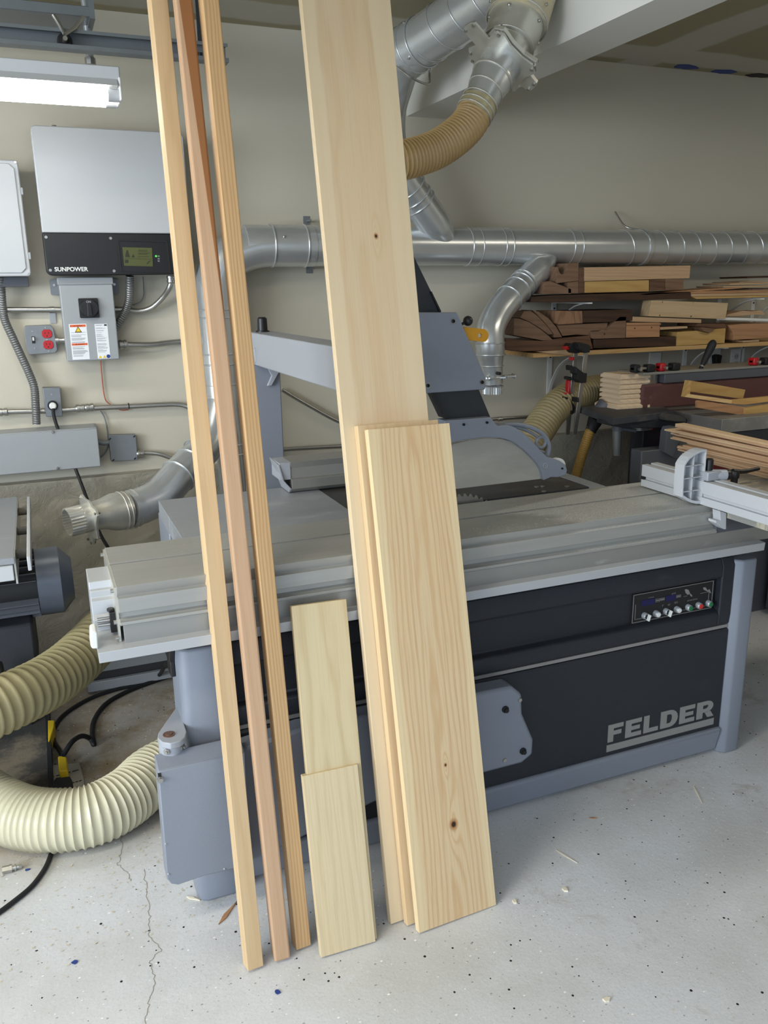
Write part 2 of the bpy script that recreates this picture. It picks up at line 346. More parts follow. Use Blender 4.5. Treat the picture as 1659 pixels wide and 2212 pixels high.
for j in range(nz_+1):
    for i in range(nx+1):
        vv.append((-3.4+8.6*i/nx, WY-.05+rs.uniform(-.006, .006)-(.012 if j == nz_ else 0), .79*j/nz_+(rs.uniform(-.012, .004) if j == nz_ else 0)))
stem.add(vv, [(j*(nx+1)+i, j*(nx+1)+i+1, (j+1)*(nx+1)+i+1, (j+1)*(nx+1)+i) for j in range(nz_) for i in range(nx)])
n0 = len(stem.v); stem.add([(-3.4, 3.6, .785), (5.2, 3.6, .785)], [])
stem.f.append(tuple([nz_*(nx+1)+i for i in range(nx+1)]+[n0+1, n0]))
struct('trim_2', stem, M['concrete'], smooth=0, label='rough painted concrete stem wall under the drywall', org=(0,0,0))

# floor crack
cr = MB()
def ribbon(mb, pts, w, z):
    P = [Vector((p.x, p.y, z)) for p in pts]
    for a, b in zip(P, P[1:]):
        d = (b-a).normalized(); s = Vector((-d.y, d.x, 0))*w; mb.add([a-s, b-s, b+s, a+s], [(0,1,2,3)])
def jag(pts, n=7, amp=.0035):
    r = random.Random(5); out = []
    for a, b in zip(pts, pts[1:]):
        for i in range(n): t = i/n; out.append(a+(b-a)*t+Vector((r.uniform(-amp, amp), r.uniform(-amp, amp), 0)))
    return out+[pts[-1]]
ribbon(cr, jag([aZ(x, y) for x, y in crop(0, 1480, 2.9625, [(920,1180),(940,1330),(960,1470),(950,1590),(1030,1690),(960,1780),(1000,1900),(950,2030),(935,2169)])]), .0007, .0006)
ribbon(cr, jag([aZ(x, y) for x, y in crop(0, 1480, 2.9625, [(780,930),(775,1080),(755,1150),(830,1220),(840,1255)])]), .0007, .0006)
build('crack', cr, mat('crack_dirt', (138,130,116), .9), bpy.data.objects['floor'], smooth=0)

# ---------------------------------------------------------------- the sliding table saw
TZ, FY = .885, 1.79            # table height, front plane of the sliding table
BY = 1.863                     # front plane of the cabinet
saw = thing('panel_saw', 'large grey sliding table panel saw the boards lean against', 'saw', (1.1, 2.1, 0))
def sweepX(mb, prof, x0, x1): return mb.prism([(x0, y, z) for y, z in prof], (x1-x0, 0, 0))
# sliding table extrusion
SX0, SX1 = .104, 2.3
b = MB()
prof = [(2.105,TZ),(1.966,TZ),(1.966,TZ-.006),(1.955,TZ-.006),(1.955,TZ),(FY,TZ),(FY+.008,TZ-.024),(FY-.004,TZ-.026),(FY-.004,TZ-.058),(FY+.012,TZ-.060),(FY+.012,TZ-.074),
        (FY+.004,TZ-.079),(FY-.004,TZ-.081),(FY-.004,TZ-.088),(FY+.004,TZ-.089),(2.105,TZ-.089)]
sweepX(b, prof, SX0, 1.775); st = build('sliding_table', b, M['slide'], saw, smooth=0, bevel=.0008)
b = MB(); sweepX(b, [(FY,TZ-.0895),(FY,TZ-.133),(2.09,TZ-.133),(2.09,TZ-.0895)], SX0+.006, 2.35); build('table_rail', b, M['alu'], saw, smooth=0, bevel=.001)
b = MB(); sweepX(b, [(FY,TZ-.006),(FY,TZ-.0905),(2.09,TZ-.0905),(2.09,TZ-.006)], 1.775, 2.35); 
build('table_extension', b, M['machine'], saw, smooth=0, bevel=.001)['label'] = 'dull brown-grey end section right of the bracket'
b = MB(); sweepX(b, [(2.10,TZ-.002),(FY+.006,TZ-.002),(FY+.01,TZ-.13),(2.08,TZ-.13)], SX0-.005, SX0)
build('end_plate', b, M['galv_d'], saw, smooth=0)
b = MB()
for y, z in ((FY+.02,.872),(2.09,.872),(FY+.015,.80),(FY+.01,.765),(2.07,.765)): b.cyl((SX0-.012,y,z),(SX0-.005,y,z),.005,10)
each('end_screw', b, M['zinc'], saw)
# fixed guide beam below, with flange
b = MB(); sweepX(b, [(1.763,.752),(1.765,.727),(2.0,.722),(2.0,.87),(1.90,.868),(1.895,.852),(1.885,.850),(1.885,.835),(1.875,.83),(1.87,.80),(1.86,.79),(1.86,.765),(1.84,.757)], .052, 1.945)
build('guide_beam', b, M['alu_lt'], saw, smooth=0, bevel=.0012)
b = MB(); 
for z in (.800,.790,.780): b.cyl((.06,1.852,z),(1.9,1.852,z),.0035,8)
each('guide_rod', b, M['zinc'], saw)
b = MB().box(.086,.103,1.835,1.865,.765,.812).cyl((.09,1.85,.812),(.09,1.85,.818),.008); build('roller_block', b, M['black'], saw, bevel=.001)
b = MB().prism([aY(x,y,1.78) for x,y in [(196,1372),(197,1366),(206,1364),(211,1366),(213,1402),(199,1402),(196,1396)]], (0,.05,0)); build('end_cap', b, M['white'], saw, bevel=.003)
# cast iron main table
b = MB().box(.295,.784,2.108,2.545,TZ-.055,TZ).box(1.572,1.62,2.108,2.545,TZ-.055,TZ).box(.784,1.572,2.53,2.545,TZ-.055,TZ)
build('cast_table', b, M['cast'], saw, smooth=0, bevel=.0015)
b = MB().prism([(.7845,2.13,TZ-.01),(1.5715,2.13,TZ-.01),(1.5715,2.53,TZ-.01),(.7845,2.53,TZ-.01)], (0,0,.008)); build('insert_plate', b, M['insert'], saw, smooth=0)
b = MB()
for x, y in [(1159,1052),(1172,1051),(1225,1051),(1175,1062)]:
    p = aZ(x, y, TZ-.001); b.cyl(p, p+Vector((0,0,.002)), .008, 16)
each('plate_screw', b, M['zinc'], saw)
b = MB().box(.79,1.56,2.108,2.13,TZ-.09,TZ-.04); build('blade_slot', b, M['black'], saw, smooth=0)
# blade, just the top of it above the slot
bc = Vector((1.11,2.12,TZ-.128)); R_ = .150; pts = []
for i in range(48):
    a = 2*math.pi*i/48
    for da, dr in ((0,0),(.02,.004),(.05,.004),(.06,-.004),(.1,-.004)): pts.append(bc+Vector((math.cos(a+da)*(R_+dr), 0, math.sin(a+da)*(R_+dr))))
b = MB().prism(pts, (0,.003,0)); build('saw_blade', b, M['zinc'], saw, smooth=0)
# cabinet
b = MB().box(.30,1.96,BY+.03,2.62,.07,.70); build('cabinet', b, M['dark'], saw, smooth=0)
b = MB().box(1.0,1.62,2.45,2.66,.60,.88).box(.3,.5,2.4,2.62,.6,.83); each('cabinet_side', b, M['paint'], saw, bevel=.004)
def hood(x0, x1, rec):
    p = [(1.95,.705),(1.888,.692),(1.868,.678),(1.858,.655),(1.858,.625)]
    p += [(1.864,.617),(1.882,.611),(1.884,.513),(1.864,.505)] if rec else [(1.858,.55)]
    p += [(1.858,.492),(1.861,.458),(1.95,.458)]
    return sweepX(MB(), p, x0, x1)
b = hood(.34, 1.886, True); q = hood(1.886, 1.935, False); b.add(q.v, q.f)
build('upper_cover', b, M['dark'], saw, smooth=30, bevel=.004)
build('trim_strip', sweepX(MB(), [(1.862,.456),(1.862,.446),(1.9,.446),(1.9,.456)], .34, 1.932), M['silver'], saw, smooth=0)
build('lower_panel', sweepX(MB(), [(1.862,.443),(1.858,.436),(1.858,.095),(1.9,.095),(1.9,.443)], .34, 1.932), M['dark'], saw, smooth=0, bevel=.002)
build('base_sill', sweepX(MB(), [(1.852,.098),(1.846,.09),(1.862,.012),(1.95,.012),(1.95,.098)], .32, 1.93), M['paint'], saw, bevel=.004)
# corner posts
def post(x0, x1, y0, lab, ytop=0):
    b = MB().prism([(x0,y0+.02,0),(x0+.02,y0,0),(x1-.012,y0,0),(x1,y0+.012,0),(x1,y0+.13,0),(x0,y0+.13,0)], (0,0,.67))
    o = build('corner_post', b, M['paint'], saw, smooth=50, bevel=.006); return o
post(1.932, 2.016, 1.842, '')
lp = MB().prism([(.226,1.86,0),(.232,1.842,0),(.25,1.832,0),(.33,1.832,0),(.34,1.842,0),(.34,1.98,0),(.226,1.98,0)], (0,0,.692))
build('corner_post', lp, M['paint'], saw, smooth=50, bevel=.008)
b = MB().prism([(.2255,1.90,.64),(.2255,1.965,.64),(.2255,1.965,.69),(.2255,1.87,.69)][::1], (-.014,0,0)).box(.214,.226,1.90,1.955,.60,.66); build('side_handle', b, M['black'], saw, bevel=.003)
b = MB().cyl((.30,1.90,.692),(.30,1.90,.70),.022); build('levelling_cap', b, mat('rusty_cap',(96,44,36),.6), saw)
b = MB().box(.5,.56,1.95,2.0,0,.07).box(1.5,1.56,2.4,2.46,0,.07).box(.5,.56,2.4,2.46,0,.07); each('foot', b, M['black'], saw)
# lettering on the lower panel
def strokes(mb, rects, X, Zb, w, h, Y, d=.002):
    for poly in rects: mb.prism([(X+u*w, Y, Zb+v*h) for u, v in poly], (0, -d, 0))
def rc(a, b_, c, d): return [(a,c),(b_,c),(b_,d),(a,d)]
def arcs(cx, cy, rx, ry, wx, wy, a0, a1, n=8):
    o = [(cx+rx*math.cos(a0+(a1-a0)*i/n), cy+ry*math.sin(a0+(a1-a0)*i/n)) for i in range(n+1)]
    i_ = [(cx+(rx-wx)*math.cos(a0+(a1-a0)*i/n), cy+(ry-wy)*math.sin(a0+(a1-a0)*i/n)) for i in range(n, -1, -1)]
    return o+i_
P2 = math.pi/2; s_ = .36; t_ = .24
GL = {'F': [rc(0,s_,0,1), rc(s_,1,1-t_,1), rc(s_,.88,.38,.38+t_)],
 'E': [rc(0,s_,0,1), rc(s_,1,1-t_,1), rc(s_,.9,.39,.61), rc(s_,1,0,t_)],
 'L': [rc(0,s_,0,1), rc(s_,1,0,t_)],
 'D': [rc(0,s_,0,1), rc(s_,.55,1-t_,1), rc(s_,.55,0,t_), arcs(.55,.5,.47,.5,s_-.02,t_,-P2,P2)],
 'R': [rc(0,s_,0,1), rc(s_,.6,1-t_,1), rc(s_,.6,.33,.55), arcs(.6,.665,.4,.335,.3,.235,-P2,P2), [(.48,.34),(.68,0),(1.06,0),(.84,.36)]]}
b = MB(); x = 1.486
for ch, w in zip('FELDER', (.056,.060,.056,.066,.060,.066)):
    strokes(b, GL[ch], x, .144, w, .059, 1.858); x += w+.0095
each('letter_stroke', b, M['silver'], saw, smooth=0)
b = MB().box(1.484, 1.905, 1.856, 1.858, .112, .135); build('lettering_underline', b, M['silver'], saw, smooth=0)
# control panel, recessed at the right end
cp = MB().box(1.562,1.872,1.876,1.885,.513,.609); cpo = build('control_panel', cp, M['blk'], saw, smooth=0); CY = 1.876
def cpP(x, y): return aY(x, y, CY)
c3 = lambda pts: crop(1340, 1240, 5.2, pts)
def bar(mb, p, q, w, y, d=.001):
    p = Vector(p); q = Vector(q); n = (q-p).normalized(); s = Vector((-n.z, 0, n.x))*w/2; p = Vector((p.x,y,p.z)); q = Vector((q.x,y,q.z))
    mb.prism([p-s, q-s, q+s, p+s], (0,-d,0))
def loop(mb, X0, X1, Z0, Z1, w, y):
    bar(mb,(X0,0,Z0),(X1,0,Z0),w,y); bar(mb,(X0,0,Z1),(X1,0,Z1),w,y); bar(mb,(X0,0,Z0),(X0,0,Z1),w,y); bar(mb,(X1,0,Z0),(X1,0,Z1),w,y)
b = MB(); loop(b, 1.565, 1.869, .517, .606, .0016, CY)
bar(b,(1.574,0,.528),(1.574,0,.575),.001,CY); bar(b,(1.574,0,.527),(1.855,0,.527),.001,CY); bar(b,(1.855,0,.527),(1.855,0,.572),.001,CY); bar(b,(1.82,0,.572),(1.855,0,.572),.001,CY); bar(b,(1.755,0,.572),(1.768,0,.572),.001,CY)
def boxpx(mb, pts, m_=None):
    P = [cpP(x, y) for x, y in c3(pts)]; mb.prism(P, (0,-.001,0)); return P
for pts in ([(398,278),(438,268),(438,318),(398,328)],[(450,268),(492,258),(492,305),(450,314)],[(632,232),(674,224),(674,272),(632,280)]):
    P = [cpP(x, y) for x, y in c3(pts)]
    X0, X1, Z0, Z1 = min(p.x for p in P), max(p.x for p in P), min(p.z for p in P), max(p.z for p in P); loop(b, X0, X1, Z0+.004, Z1-.002, .0008, CY); bar(b,(X0+.002,0,(Z0+Z1)/2+.001),(X1-.002,0,(Z0+Z1)/2+.001),.003,CY)
for pts in ([(722,175),(740,168),(765,178),(785,225),(770,222),(760,235),(735,215)],[(775,222),(795,225),(808,252),(790,250)],[(928,150),(955,148),(985,195),(970,192),(935,175)],[(985,180),(1000,168),(1018,215),(980,200)]):
    boxpx(b, pts)
each('panel_print', b, M['silver'], cpo, smooth=0)
b = MB(); boxpx(b, [(232,300),(385,270),(385,335),(232,365)]); boxpx(b, [(508,245),(620,228),(620,290),(508,312)]); each('display', b, M['disp'], cpo, smooth=0)
def txt(name, s, X, Z, size, Y, m, parent, off=0.0, sx=1.0, rz=0):
    c = bpy.data.curves.new('t', 'FONT'); c.body = s; c.size = size; c.offset = off; c.align_x = 'CENTER'; c.align_y = 'CENTER'
    t = bpy.data.objects.new('t', c); C.objects.link(t); bpy.context.view_layer.update()
    me = bpy.data.meshes.new_from_object(t.evaluated_get(bpy.context.evaluated_depsgraph_get())); bpy.data.objects.remove(t)
    me.name = name; me.transform(Matrix.Rotation(math.radians(90), 4, 'X') @ Matrix.Diagonal((sx,1,1,1)))
    me.transform(Matrix.Translation(Vector((X, Y, Z))-ORG[parent.name])); me.materials.clear(); me.materials.append(m)
    o = bpy.data.objects.new(name, me); C.objects.link(o); o.parent = parent; ORG[o.name] = ORG[parent.name]; return o
for s, x, y in (('0°',478,355),('45°',548,345),('powerdrive',808,288),('ISO',625,320),('mm/inch',345,262),('grad',600,215)):
    p = cpP(*c3([(x,y)])[0]); txt('panel_lettering', s, p.x, p.z, .0085 if s != 'mm/inch' else .006, CY-.0006, M['silver'], cpo)
for i, (x, y, col, kn) in enumerate([(275,470,'alu_lt',1),(402,447,'alu_lt',0),(515,423,'alu_lt',1),(636,400,'alu_lt',0),(763,377,'green',0),(878,354,'redb',0),(990,332,'green',0)]):
    p = cpP(*c3([(x-8,y)])[0]); p.z += .002
    rb = build('switch_knob' if kn else 'push_button', MB().lathe(p, (0,-1,0), [(0,.0105),(.003,.0108),(.012,.0095),(.014,.008)], 24), M['alu_lt'], cpo)
    if kn:
        build('knob_core', MB().cyl(p+Vector((0,-.013,0)), p+Vector((0,-.016,0)), .0078, 20), M['black'], rb)
        build('knob_grip', MB().obox(p+Vector((.001,-.02,-.001)), (.0022,0,-.0008), (0,.006,0), (.0028,0,.0095)), M['white'], rb, bevel=.001)
    else:
        build('button_face', MB().lathe(p+Vector((0,-.013,0)), (0,-1,0), [(0,.0076),(.003,.0074),(.004,.006)], 20), M[col] if col != 'alu_lt' else M['white'], rb)
# outrigger swing arm folded along the front
b = MB()
AYf = 1.785
top = [aY(x, y, AYf) for x, y in [(505,1625),(560,1606),(650,1575),(790,1548),(1035,1497),(1107,1483),(1128,1500),(1129,1542),(1153,1598),(1151,1630),(1128,1649),(1050,1670),(810,1733),(660,1806),(555,1858),(510,1872)]]
b.prism(top, (0, .06, 0)); arm = build('swing_arm', b, M['paint'], saw, bevel=.008)
b = MB()
for x, y in [(1091,1532),(1129,1622)]:
    p = aY(x, y, AYf); b.lathe(p, (0,-1,0), [(0,.010),(.004,.010),(.005,.007),(.012,.006)], 16)
each('arm_bolt', b, M['rubber'], arm)
b = MB()
for x, y in [(1123,1512),(1090,1642)]:
    p = aY(x, y, AYf); b.lathe(p, (0,-1,0), [(0,.007),(.003,.006)], 6)
each('arm_screw', b, M['zinc'], arm)
cy = 1.745
b = MB().prism([aY(x, y, cy) for x, y in [(341,1668),(348,1666),(470,1638),(530,1624),(542,1868),(440,1893),(385,1912),(370,1910),(361,1900)]], (0,.055,0))
b.prism([aY(341,1668,cy)+Vector((0,.002,0)), aY(530,1624,cy)+Vector((0,.002,0)), aY(530,1624,cy)+Vector((0,.055,.014)), aY(341,1668,cy)+Vector((0,.055,.014))], (0,.004,-.006))
ac = build('arm_cover', b, M['paint'], saw, bevel=.003)
b = MB()
for x, y, r in [(358,1823,.003),(364,1888,.003),(485,1877,.003)]:
    p = aY(x, y, cy); b.lathe(p, (0,-1,0), [(0,r),(.002,r*.6)], 12)
each('rivet', b, M['box'], ac)
p = aY(346,1683,cy); b = MB().lathe(p, (0,-1,0), [(0,.008),(.003,.008),(.003,.006),(.008,.006)], 6); build('cover_screw', b, M['zinc'], ac)
build('slot', MB().box(p.x-.004,p.x+.003,cy-.001,cy+.002,p.z+.004,p.z+.016), M['blk'], ac, smooth=0)
hz = .50; hc_ = aZ(368,1586,hz)
b = MB().prism([aZ(x, y, hz) for x, y in [(383,1524),(392,1545),(403,1580),(400,1592),(388,1601),(368,1606),(350,1603),(340,1594),(342,1583)]], (0,0,-.016))
b.cyl(hc_+Vector((0,0,-.045)), hc_+Vector((0,0,-.004)), .029, 28); b.cyl(hc_+Vector((0,0,-.10)), hc_+Vector((0,0,-.045)), .025, 28); br = build('hinge_bracket', b, M['paint_lt'], saw, smooth=40, bevel=.002)
hp_ = aZ(365,1587,hz); build('hinge_pin', MB().cyl(hp_, hp_+Vector((0,0,.002)), .014).cyl(hp_+Vector((0,0,.002)), hp_+Vector((0,0,.004)), .008), mat('worn_pin',(120,92,80),.5,.4), br)
for a in (-.5, .9):
    n_ = Vector((math.sin(a), -math.cos(a), 0)); build('hinge_bolt', MB().lathe(hc_+n_*.027+Vector((0,0,-.028)), n_, [(0,.008),(.005,.008),(.005,.004),(.010,.004)], 6), M['zinc'], br)

# crosscut fence across the sliding table
fe = thing('crosscut_fence', 'long pale aluminium crosscut fence lying across right end of saw table', 'fence', (1.735, 1.6, TZ))
b = MB(); X0 = 1.71; y0, y1 = .9, 2.052
b.box(X0, X0+.06, y0, y1, TZ+.004, TZ+.026).box(X0+.008, X0+.06, y0, y1, TZ+.026, TZ+.036).box(X0, X0+.022, y0, y1, TZ+.036, TZ+.072).box(X0+.022, X0+.06, y0, y1, TZ+.036, TZ+.062).box(X0+.034,X0+.06,y0,y1,TZ+.062,TZ+.074)
build('fence_bar', b, M['box_lt'], fe, smooth=0, bevel=.001)
b = MB().box(X0-.001,X0+.01,2.04,2.053,TZ+.026,TZ+.034); build('slot_insert', b, M['blk'], fe, smooth=0)
b = MB(); fy = 1.822
c6 = lambda pts: crop(1360, 920, 5.549, pts)
out = [aY(x, y, fy) for x, y in c6([(565,450),(590,405),(630,355),(690,310),(745,280),(790,264),(838,262),(832,330),(815,560),(795,745),(775,905),(715,908),(650,893),(590,860),(540,828),(548,640)])]
b.prism(out, (0,.006,0)); b2 = MB()
c0 = sum(out, Vector())/len(out)
inn = [c0+(p-c0)*.90 for p in out]
rim = MB().prism([p+Vector((0,-.03,0)) for p in out], (0,.032,0), holes=[[p+Vector((0,-.03,0)) for p in inn]])
b.add(rim.v, rim.f)
fs = build('flip_stop', b, M['box_lt'], fe, smooth=0, bevel=.0008)
b = MB()
def rib(p, q, w=.0022): 
    p = aY(*p, fy); q = aY(*q, fy); n = (q-p).normalized(); s = Vector((-n.z,0,n.x))*w/2; o = Vector((0,-.028,0)); b.prism([p-s+o, q-s+o, q+s+o, p+s+o], (0,.029,0))
for p, q in [((697,310),(650,890)),((570,468),(815,438)),((562,615),(800,580)),((552,770),(788,738))]: rib(*c6([p, q]))
each('stiffening_rib', b, M['box_lt'], fs, smooth=0)
b = MB().box(X0+.002,X0+.052,1.775,1.815,TZ+.074,TZ+.10); b.cyl((X0+.03,1.795,TZ+.087),(X0+.075,1.78,TZ+.085),.016,20); so = build('stop_block', b, M['paint_lt'], fe, bevel=.003)
build('stop_cap', MB().cyl((X0+.07,1.782,TZ+.085),(X0+.085,1.777,TZ+.085),.014,20), M['black'], so, bevel=.002)
build('stop_knob', MB().lathe((X0+.028,1.80,TZ+.10), (0,0,1), [(0,.011),(.03,.011),(.034,.008)], 20), M['black'], so)
b = MB().prism([aY(x, y, 1.75) for x, y in c6([(1085,1020),(1160,1045),(1158,1240),(1135,1240),(1085,1205),(1035,1165),(1035,1135),(1090,1135)])], (0,.03,0)); build('fence_bracket', b, M['box_lt'], fe, smooth=0, bevel=.001)
# outrigger table and lever
ot = thing('outrigger_table', 'dusty grey outrigger table deck behind the crosscut fence', 'table', (2.2,1.85,TZ-.04))
b = MB(); b.box(1.775,2.9,1.50,1.950,TZ-.035,TZ).box(1.775,2.9,1.962,2.13,TZ-.035,TZ).box(1.775,2.9,1.950,1.962,TZ-.035,TZ-.006)
build('deck', b, mat('sawdusty_deck',(150,148,140),.6,.2,.06,5,.15,300,(.48,.62,.8),(196,186,160),(1.5,5,1)), ot, smooth=0, bevel=.001)
build('bolt_head', MB().lathe((1.85,1.93,TZ), (0,0,1), [(0,.010),(.009,.010),(.012,.007)], 20), M['black'], ot)
lv = thing('clamp_lever', 'black plastic clamping lever standing on the outrigger deck', 'lever', (1.86,1.76,TZ))
p = aZ(1585,1046,TZ); ORG[lv.name] = p; lv.location = p
build('lever_stem', MB().lathe(p, (0,0,1), [(0,.011),(.02,.011),(.021,.014),(.04,.015),(.045,.012)], 20), M['black'], lv)
h0 = aY(1583,1019,p.y); h1 = aY(1610,1018,p.y-.01); h2 = aY(1640,1012,p.y-.02); build('lever_handle', MB().tube(spline([h0,h1,h2],6), [.010,.009,.008,.008,.007,.007,.007,.007,.006,.006,.006,.006,.005], 14), M['black'], lv)

# rip fence extrusion lying along the back of the table
rf = thing('rip_fence', 'grey aluminium rip fence bar lying along back edge of saw table', 'fence', (.95,2.47,TZ))
def px_prism(mb, pts, Y, d): return mb.prism([aY(x, y, Y) for x, y in pts], (0, d, 0))
E1, E2 = aY(640,1048,2.44), aY(612,1001,2.44)
b = MB(); sweepX(b, [(2.46,.888),(2.445,.900),(2.440,.93),(2.455,.933),(2.455,.965),(2.45,.985),(2.55,.985),(2.55,.888)], .69, 1.25); build('fence_bar', b, M['alu'], rf, smooth=0, bevel=.001)
build('end_cap', MB().prism([(.69,2.46,.887),(.69,2.445,.90),(.665,2.443,.93),(.655,2.45,.98),(.655,2.55,.986),(.69,2.55,.887)], (-.006,0,0)).box(.655,.69,2.452,2.548,.93,.984), M['paint_lt'], rf, bevel=.001)
# overhead guard stand
gd = thing('overhead_guard', 'grey overhead blade guard on a post behind saw table', 'guard', (.72,2.9,0))
build('post', MB().box(.658,.781,2.85,2.95,0,1.25), M['paint'], gd, bevel=.004)
build('boom', MB().box(.694,.785,1.93,2.95,1.250,1.360), M['paint_lt'], gd, bevel=.004)
build('cross_arm', MB().box(.70,1.0,2.14,2.20,1.265,1.35), M['paint'], gd, bevel=.004)
b = MB(); 
px_prism(b, crop(400,500,3.6875,[(550,930),(600,930),(608,1035),(655,1045),(745,1045),(750,1120),(690,1230),(655,1232),(690,1150),(655,1080),(560,1045)]), 2.834, .014)
build('post_bracket', b, M['paint_lt'], gd, bevel=.002)
p = aY(567,712,2.90); build('post_cap', MB().lathe((p.x,2.90,1.360), (0,0,1), [(0,.024),(.004,.024),(.005,.018),(.045,.017),(.05,.012)], 24), M['black'], gd)
b = MB(); p = aY(564,768,2.83); b.cyl(p, p+Vector((.012,0,0)), .010).cyl(p+Vector((.02,0,0)), p+Vector((.026,0,0)), .013); each('post_bolt', b, M['screw'], gd)
GY = 2.09
c7 = lambda pts: crop(860, 540, 3.6875, pts)
b = MB(); px_prism(b, c7([(100,40),(125,45),(345,495),(345,560),(60,560),(60,40)]), GY+.02, .05); px_prism(b, c7([(265,1100),(640,1100),(740,1340),(380,1345)]), GY+.02, .05)
each('riser', b, M['insert'] if 0 else mat('black_textured_riser',(38,40,44),.5,0,.1,20,.3,900), gd, smooth=0, bevel=.002)
b = MB(); px_prism(b, c7([(262,1140),(300,1140),(392,1330),(380,1345),(365,1330)]), GY+.012, .01); px_prism(b, c7([(258,330),(268,330),(345,490),(330,490)]), GY+.012, .01); each('riser_rail', b, M['black'], gd, smooth=0)
b = MB(); px_prism(b, c7([(-30,495),(470,497),(700,1020),(695,1112),(215,1143),(150,1000),(90,820),(-30,700)]), GY, .012); gp = build('side_plate', b, M['paint'], gd, bevel=.003)
def screws(name, pts, Y, r, parent, m='screw', wash=True):
    b = MB()
    for x, y in pts:
        p = aY(x, y, Y); b.lathe(p, (0,-1,0), [(0,r),(.004,r*.9),(.0045,r*.45),(.002,r*.4)], 18)
    o = each(name, b, M[m], parent)
    if wash:
        b = MB()
        for x, y in pts: p = aY(x, y, Y); b.lathe(p, (0,-1,0), [(0,r*1.5),(.001,r*1.5)], 18)
        each('washer', b, M['zinc'], parent)
    return o
screws('plate_bolt', c7([(437,567),(667,1053),(236,1080)]), GY, .0055, gp)
hole = c7([(440,1545),(560,1514),(700,1499),(820,1505),(900,1526),(960,1560),(1020,1610),(1075,1665),(1120,1720),(1145,1775),(1145,1822),(900,1850),(470,1902),(380,1905),(380,1700)])
outp = c7([(370,1360),(430,1356),(740,1332),(770,1375),(795,1402),(850,1394),(900,1400),(980,1440),(1060,1510),(1140,1600),(1190,1650),(1240,1660),(1290,1680),(1335,1712),(1350,1758),(1335,1795),(1280,1812),(1220,1812),(1160,1836),(1150,1775),(1120,1712),(1060,1645),(1000,1590),(950,1552),(900,1522),(820,1500),(700,1495),(560,1510),(440,1537),(380,1560)])
b = MB(); px_prism(b, outp, GY-.005, .05); gh = build('hood_frame', b, M['paint'], gd, bevel=.003)
screws('hood_bolt', c7([(521,1390),(706,1374)]), GY-.005, .004, gh, wash=False); screws('hood_screw', c7([(1305,1740)]), GY-.005, .003, gh, wash=False)
p = aY(*c7([(1173,1718)])[0], GY-.005); build('hood_boss', MB().ring(p, (0,1,0), .007, .0012).cyl(p, p+Vector((0,-.0008,0)), .002), M['box'], gh)
b = MB(); px_prism(b, hole, GY+.012, .004); build('clear_shroud', b, M['acry'], gd, smooth=0)
b = MB()
hp = [aY(x, y, GY+.04) for x, y in c7([(790,1400),(880,1392),(960,1392),(1050,1412),(1130,1450),(1180,1500),(1202,1570),(1190,1640)])]
b.tube(spline(hp, 6), .007, 12); c_ = aY(*c7([(1138,1532)])[0], GY+.04); b.ring(c_, (0,1,0), .0165, .005)
hp = [aY(x, y, GY+.04) for x, y in c7([(900,1408),(990,1425),(1070,1462),(1110,1490)])]; b.tube(spline(hp, 6), .0045, 10)
hp = [aY(x, y, GY+.04) for x, y in c7([(1085,1560),(1110,1590),(1160,1610)])]; b.tube(spline(hp, 6), .004, 10)
build('hood_handle', b, M['paint'], gd)
p = aY(*c7([(1278,1728)])[0], GY+.02); build('guide_wheel', MB().cyl(p, p+Vector((0,.02,0)), .0265, 36), M['white'], gd, bevel=.002)
p = aY(*c7([(556,565)])[0], GY+.02); kb = MB()
kb.lathe(p+Vector((0,-.014,0)), (0,1,0), [(.014-.014*math.cos(a), .014*math.sin(a)) for a in [math.pi*i/10 for i in range(11)]], 24).cyl(p, p+Vector((-.018,0,-.008)), .004)
build('ball_knob', kb, M['black'], gd)
ps = MB(); O = [aY(x, y, GY+.03) for x, y in c7([(520,612),(690,630),(712,645),(724,675),(718,705),(700,728),(680,733),(560,718)])]
hc = [aY(653+860*0+0, 0, 1)]*0
hcx, hcy = 654, 682
Hh = [aY(*c7([(hcx+15*math.cos(a), hcy+17*math.sin(a))])[0], GY+.03) for a in [2*math.pi*i/14 for i in range(14)]]
ps.prism(O, (0,.008,0), holes=[Hh]); tag(build('push_stick', ps, M['orange'], bevel=.001), 'amber plastic push stick with hanging hole held behind guard plate', 'push stick')

# ---------------------------------------------------------------- leaning lumber
def board(name, label, cat, bl, br, tl, k, w, t, L, m, group=None, bev=.0012, notch=None):
    p0 = aZ(*bl); pr = aZ(*br); p1 = aL(*tl, p0.y, k); d = (p1-p0).normalized()
    r = (pr-p0); r = (r-d*r.dot(d)).normalized(); yv = d.cross(r)
    m4 = Matrix((r, yv, d)).transposed().to_4x4(); m4.translation = p0+r*(w/2)+Vector((0,0,max(0,-yv.z)*t+.0005))
    b = MB().box(-w/2, w/2, 0, t, 0, L)
    o = build(name, b, m, None, smooth=0, bevel=bev, mat4=m4); tag(o, label, cat, group); return o, m4
K = .226
wp = wood('pale_poplar_wide', (214,190,155), (198,166,124), A=34, B=.55, ring=.30, fine=.22, off=.005, sap=(.082,.6,(222,203,168),.012), knots=[(.018,1.66,.0042)])
board('wide_board', 'tallest wide poplar board with pale sapwood edges, running out of frame', 'board', (845,2000.5), (1020,1933), (655,40), K, .232, .0195, 2.42, wp, 'wide boards leaning on the saw')
wb = wood('pine_board_edge', (214,188,148), (202,164,122), A=60, B=.7, ring=.35, fine=.25, off=-.03)
board('wide_board', 'shorter wide board sandwiched between the tallest and the front board', 'board', (880,2004), (1053,1937), (775,953), K+.002, .218, .0195, 1.215, wb, 'wide boards leaning on the saw')
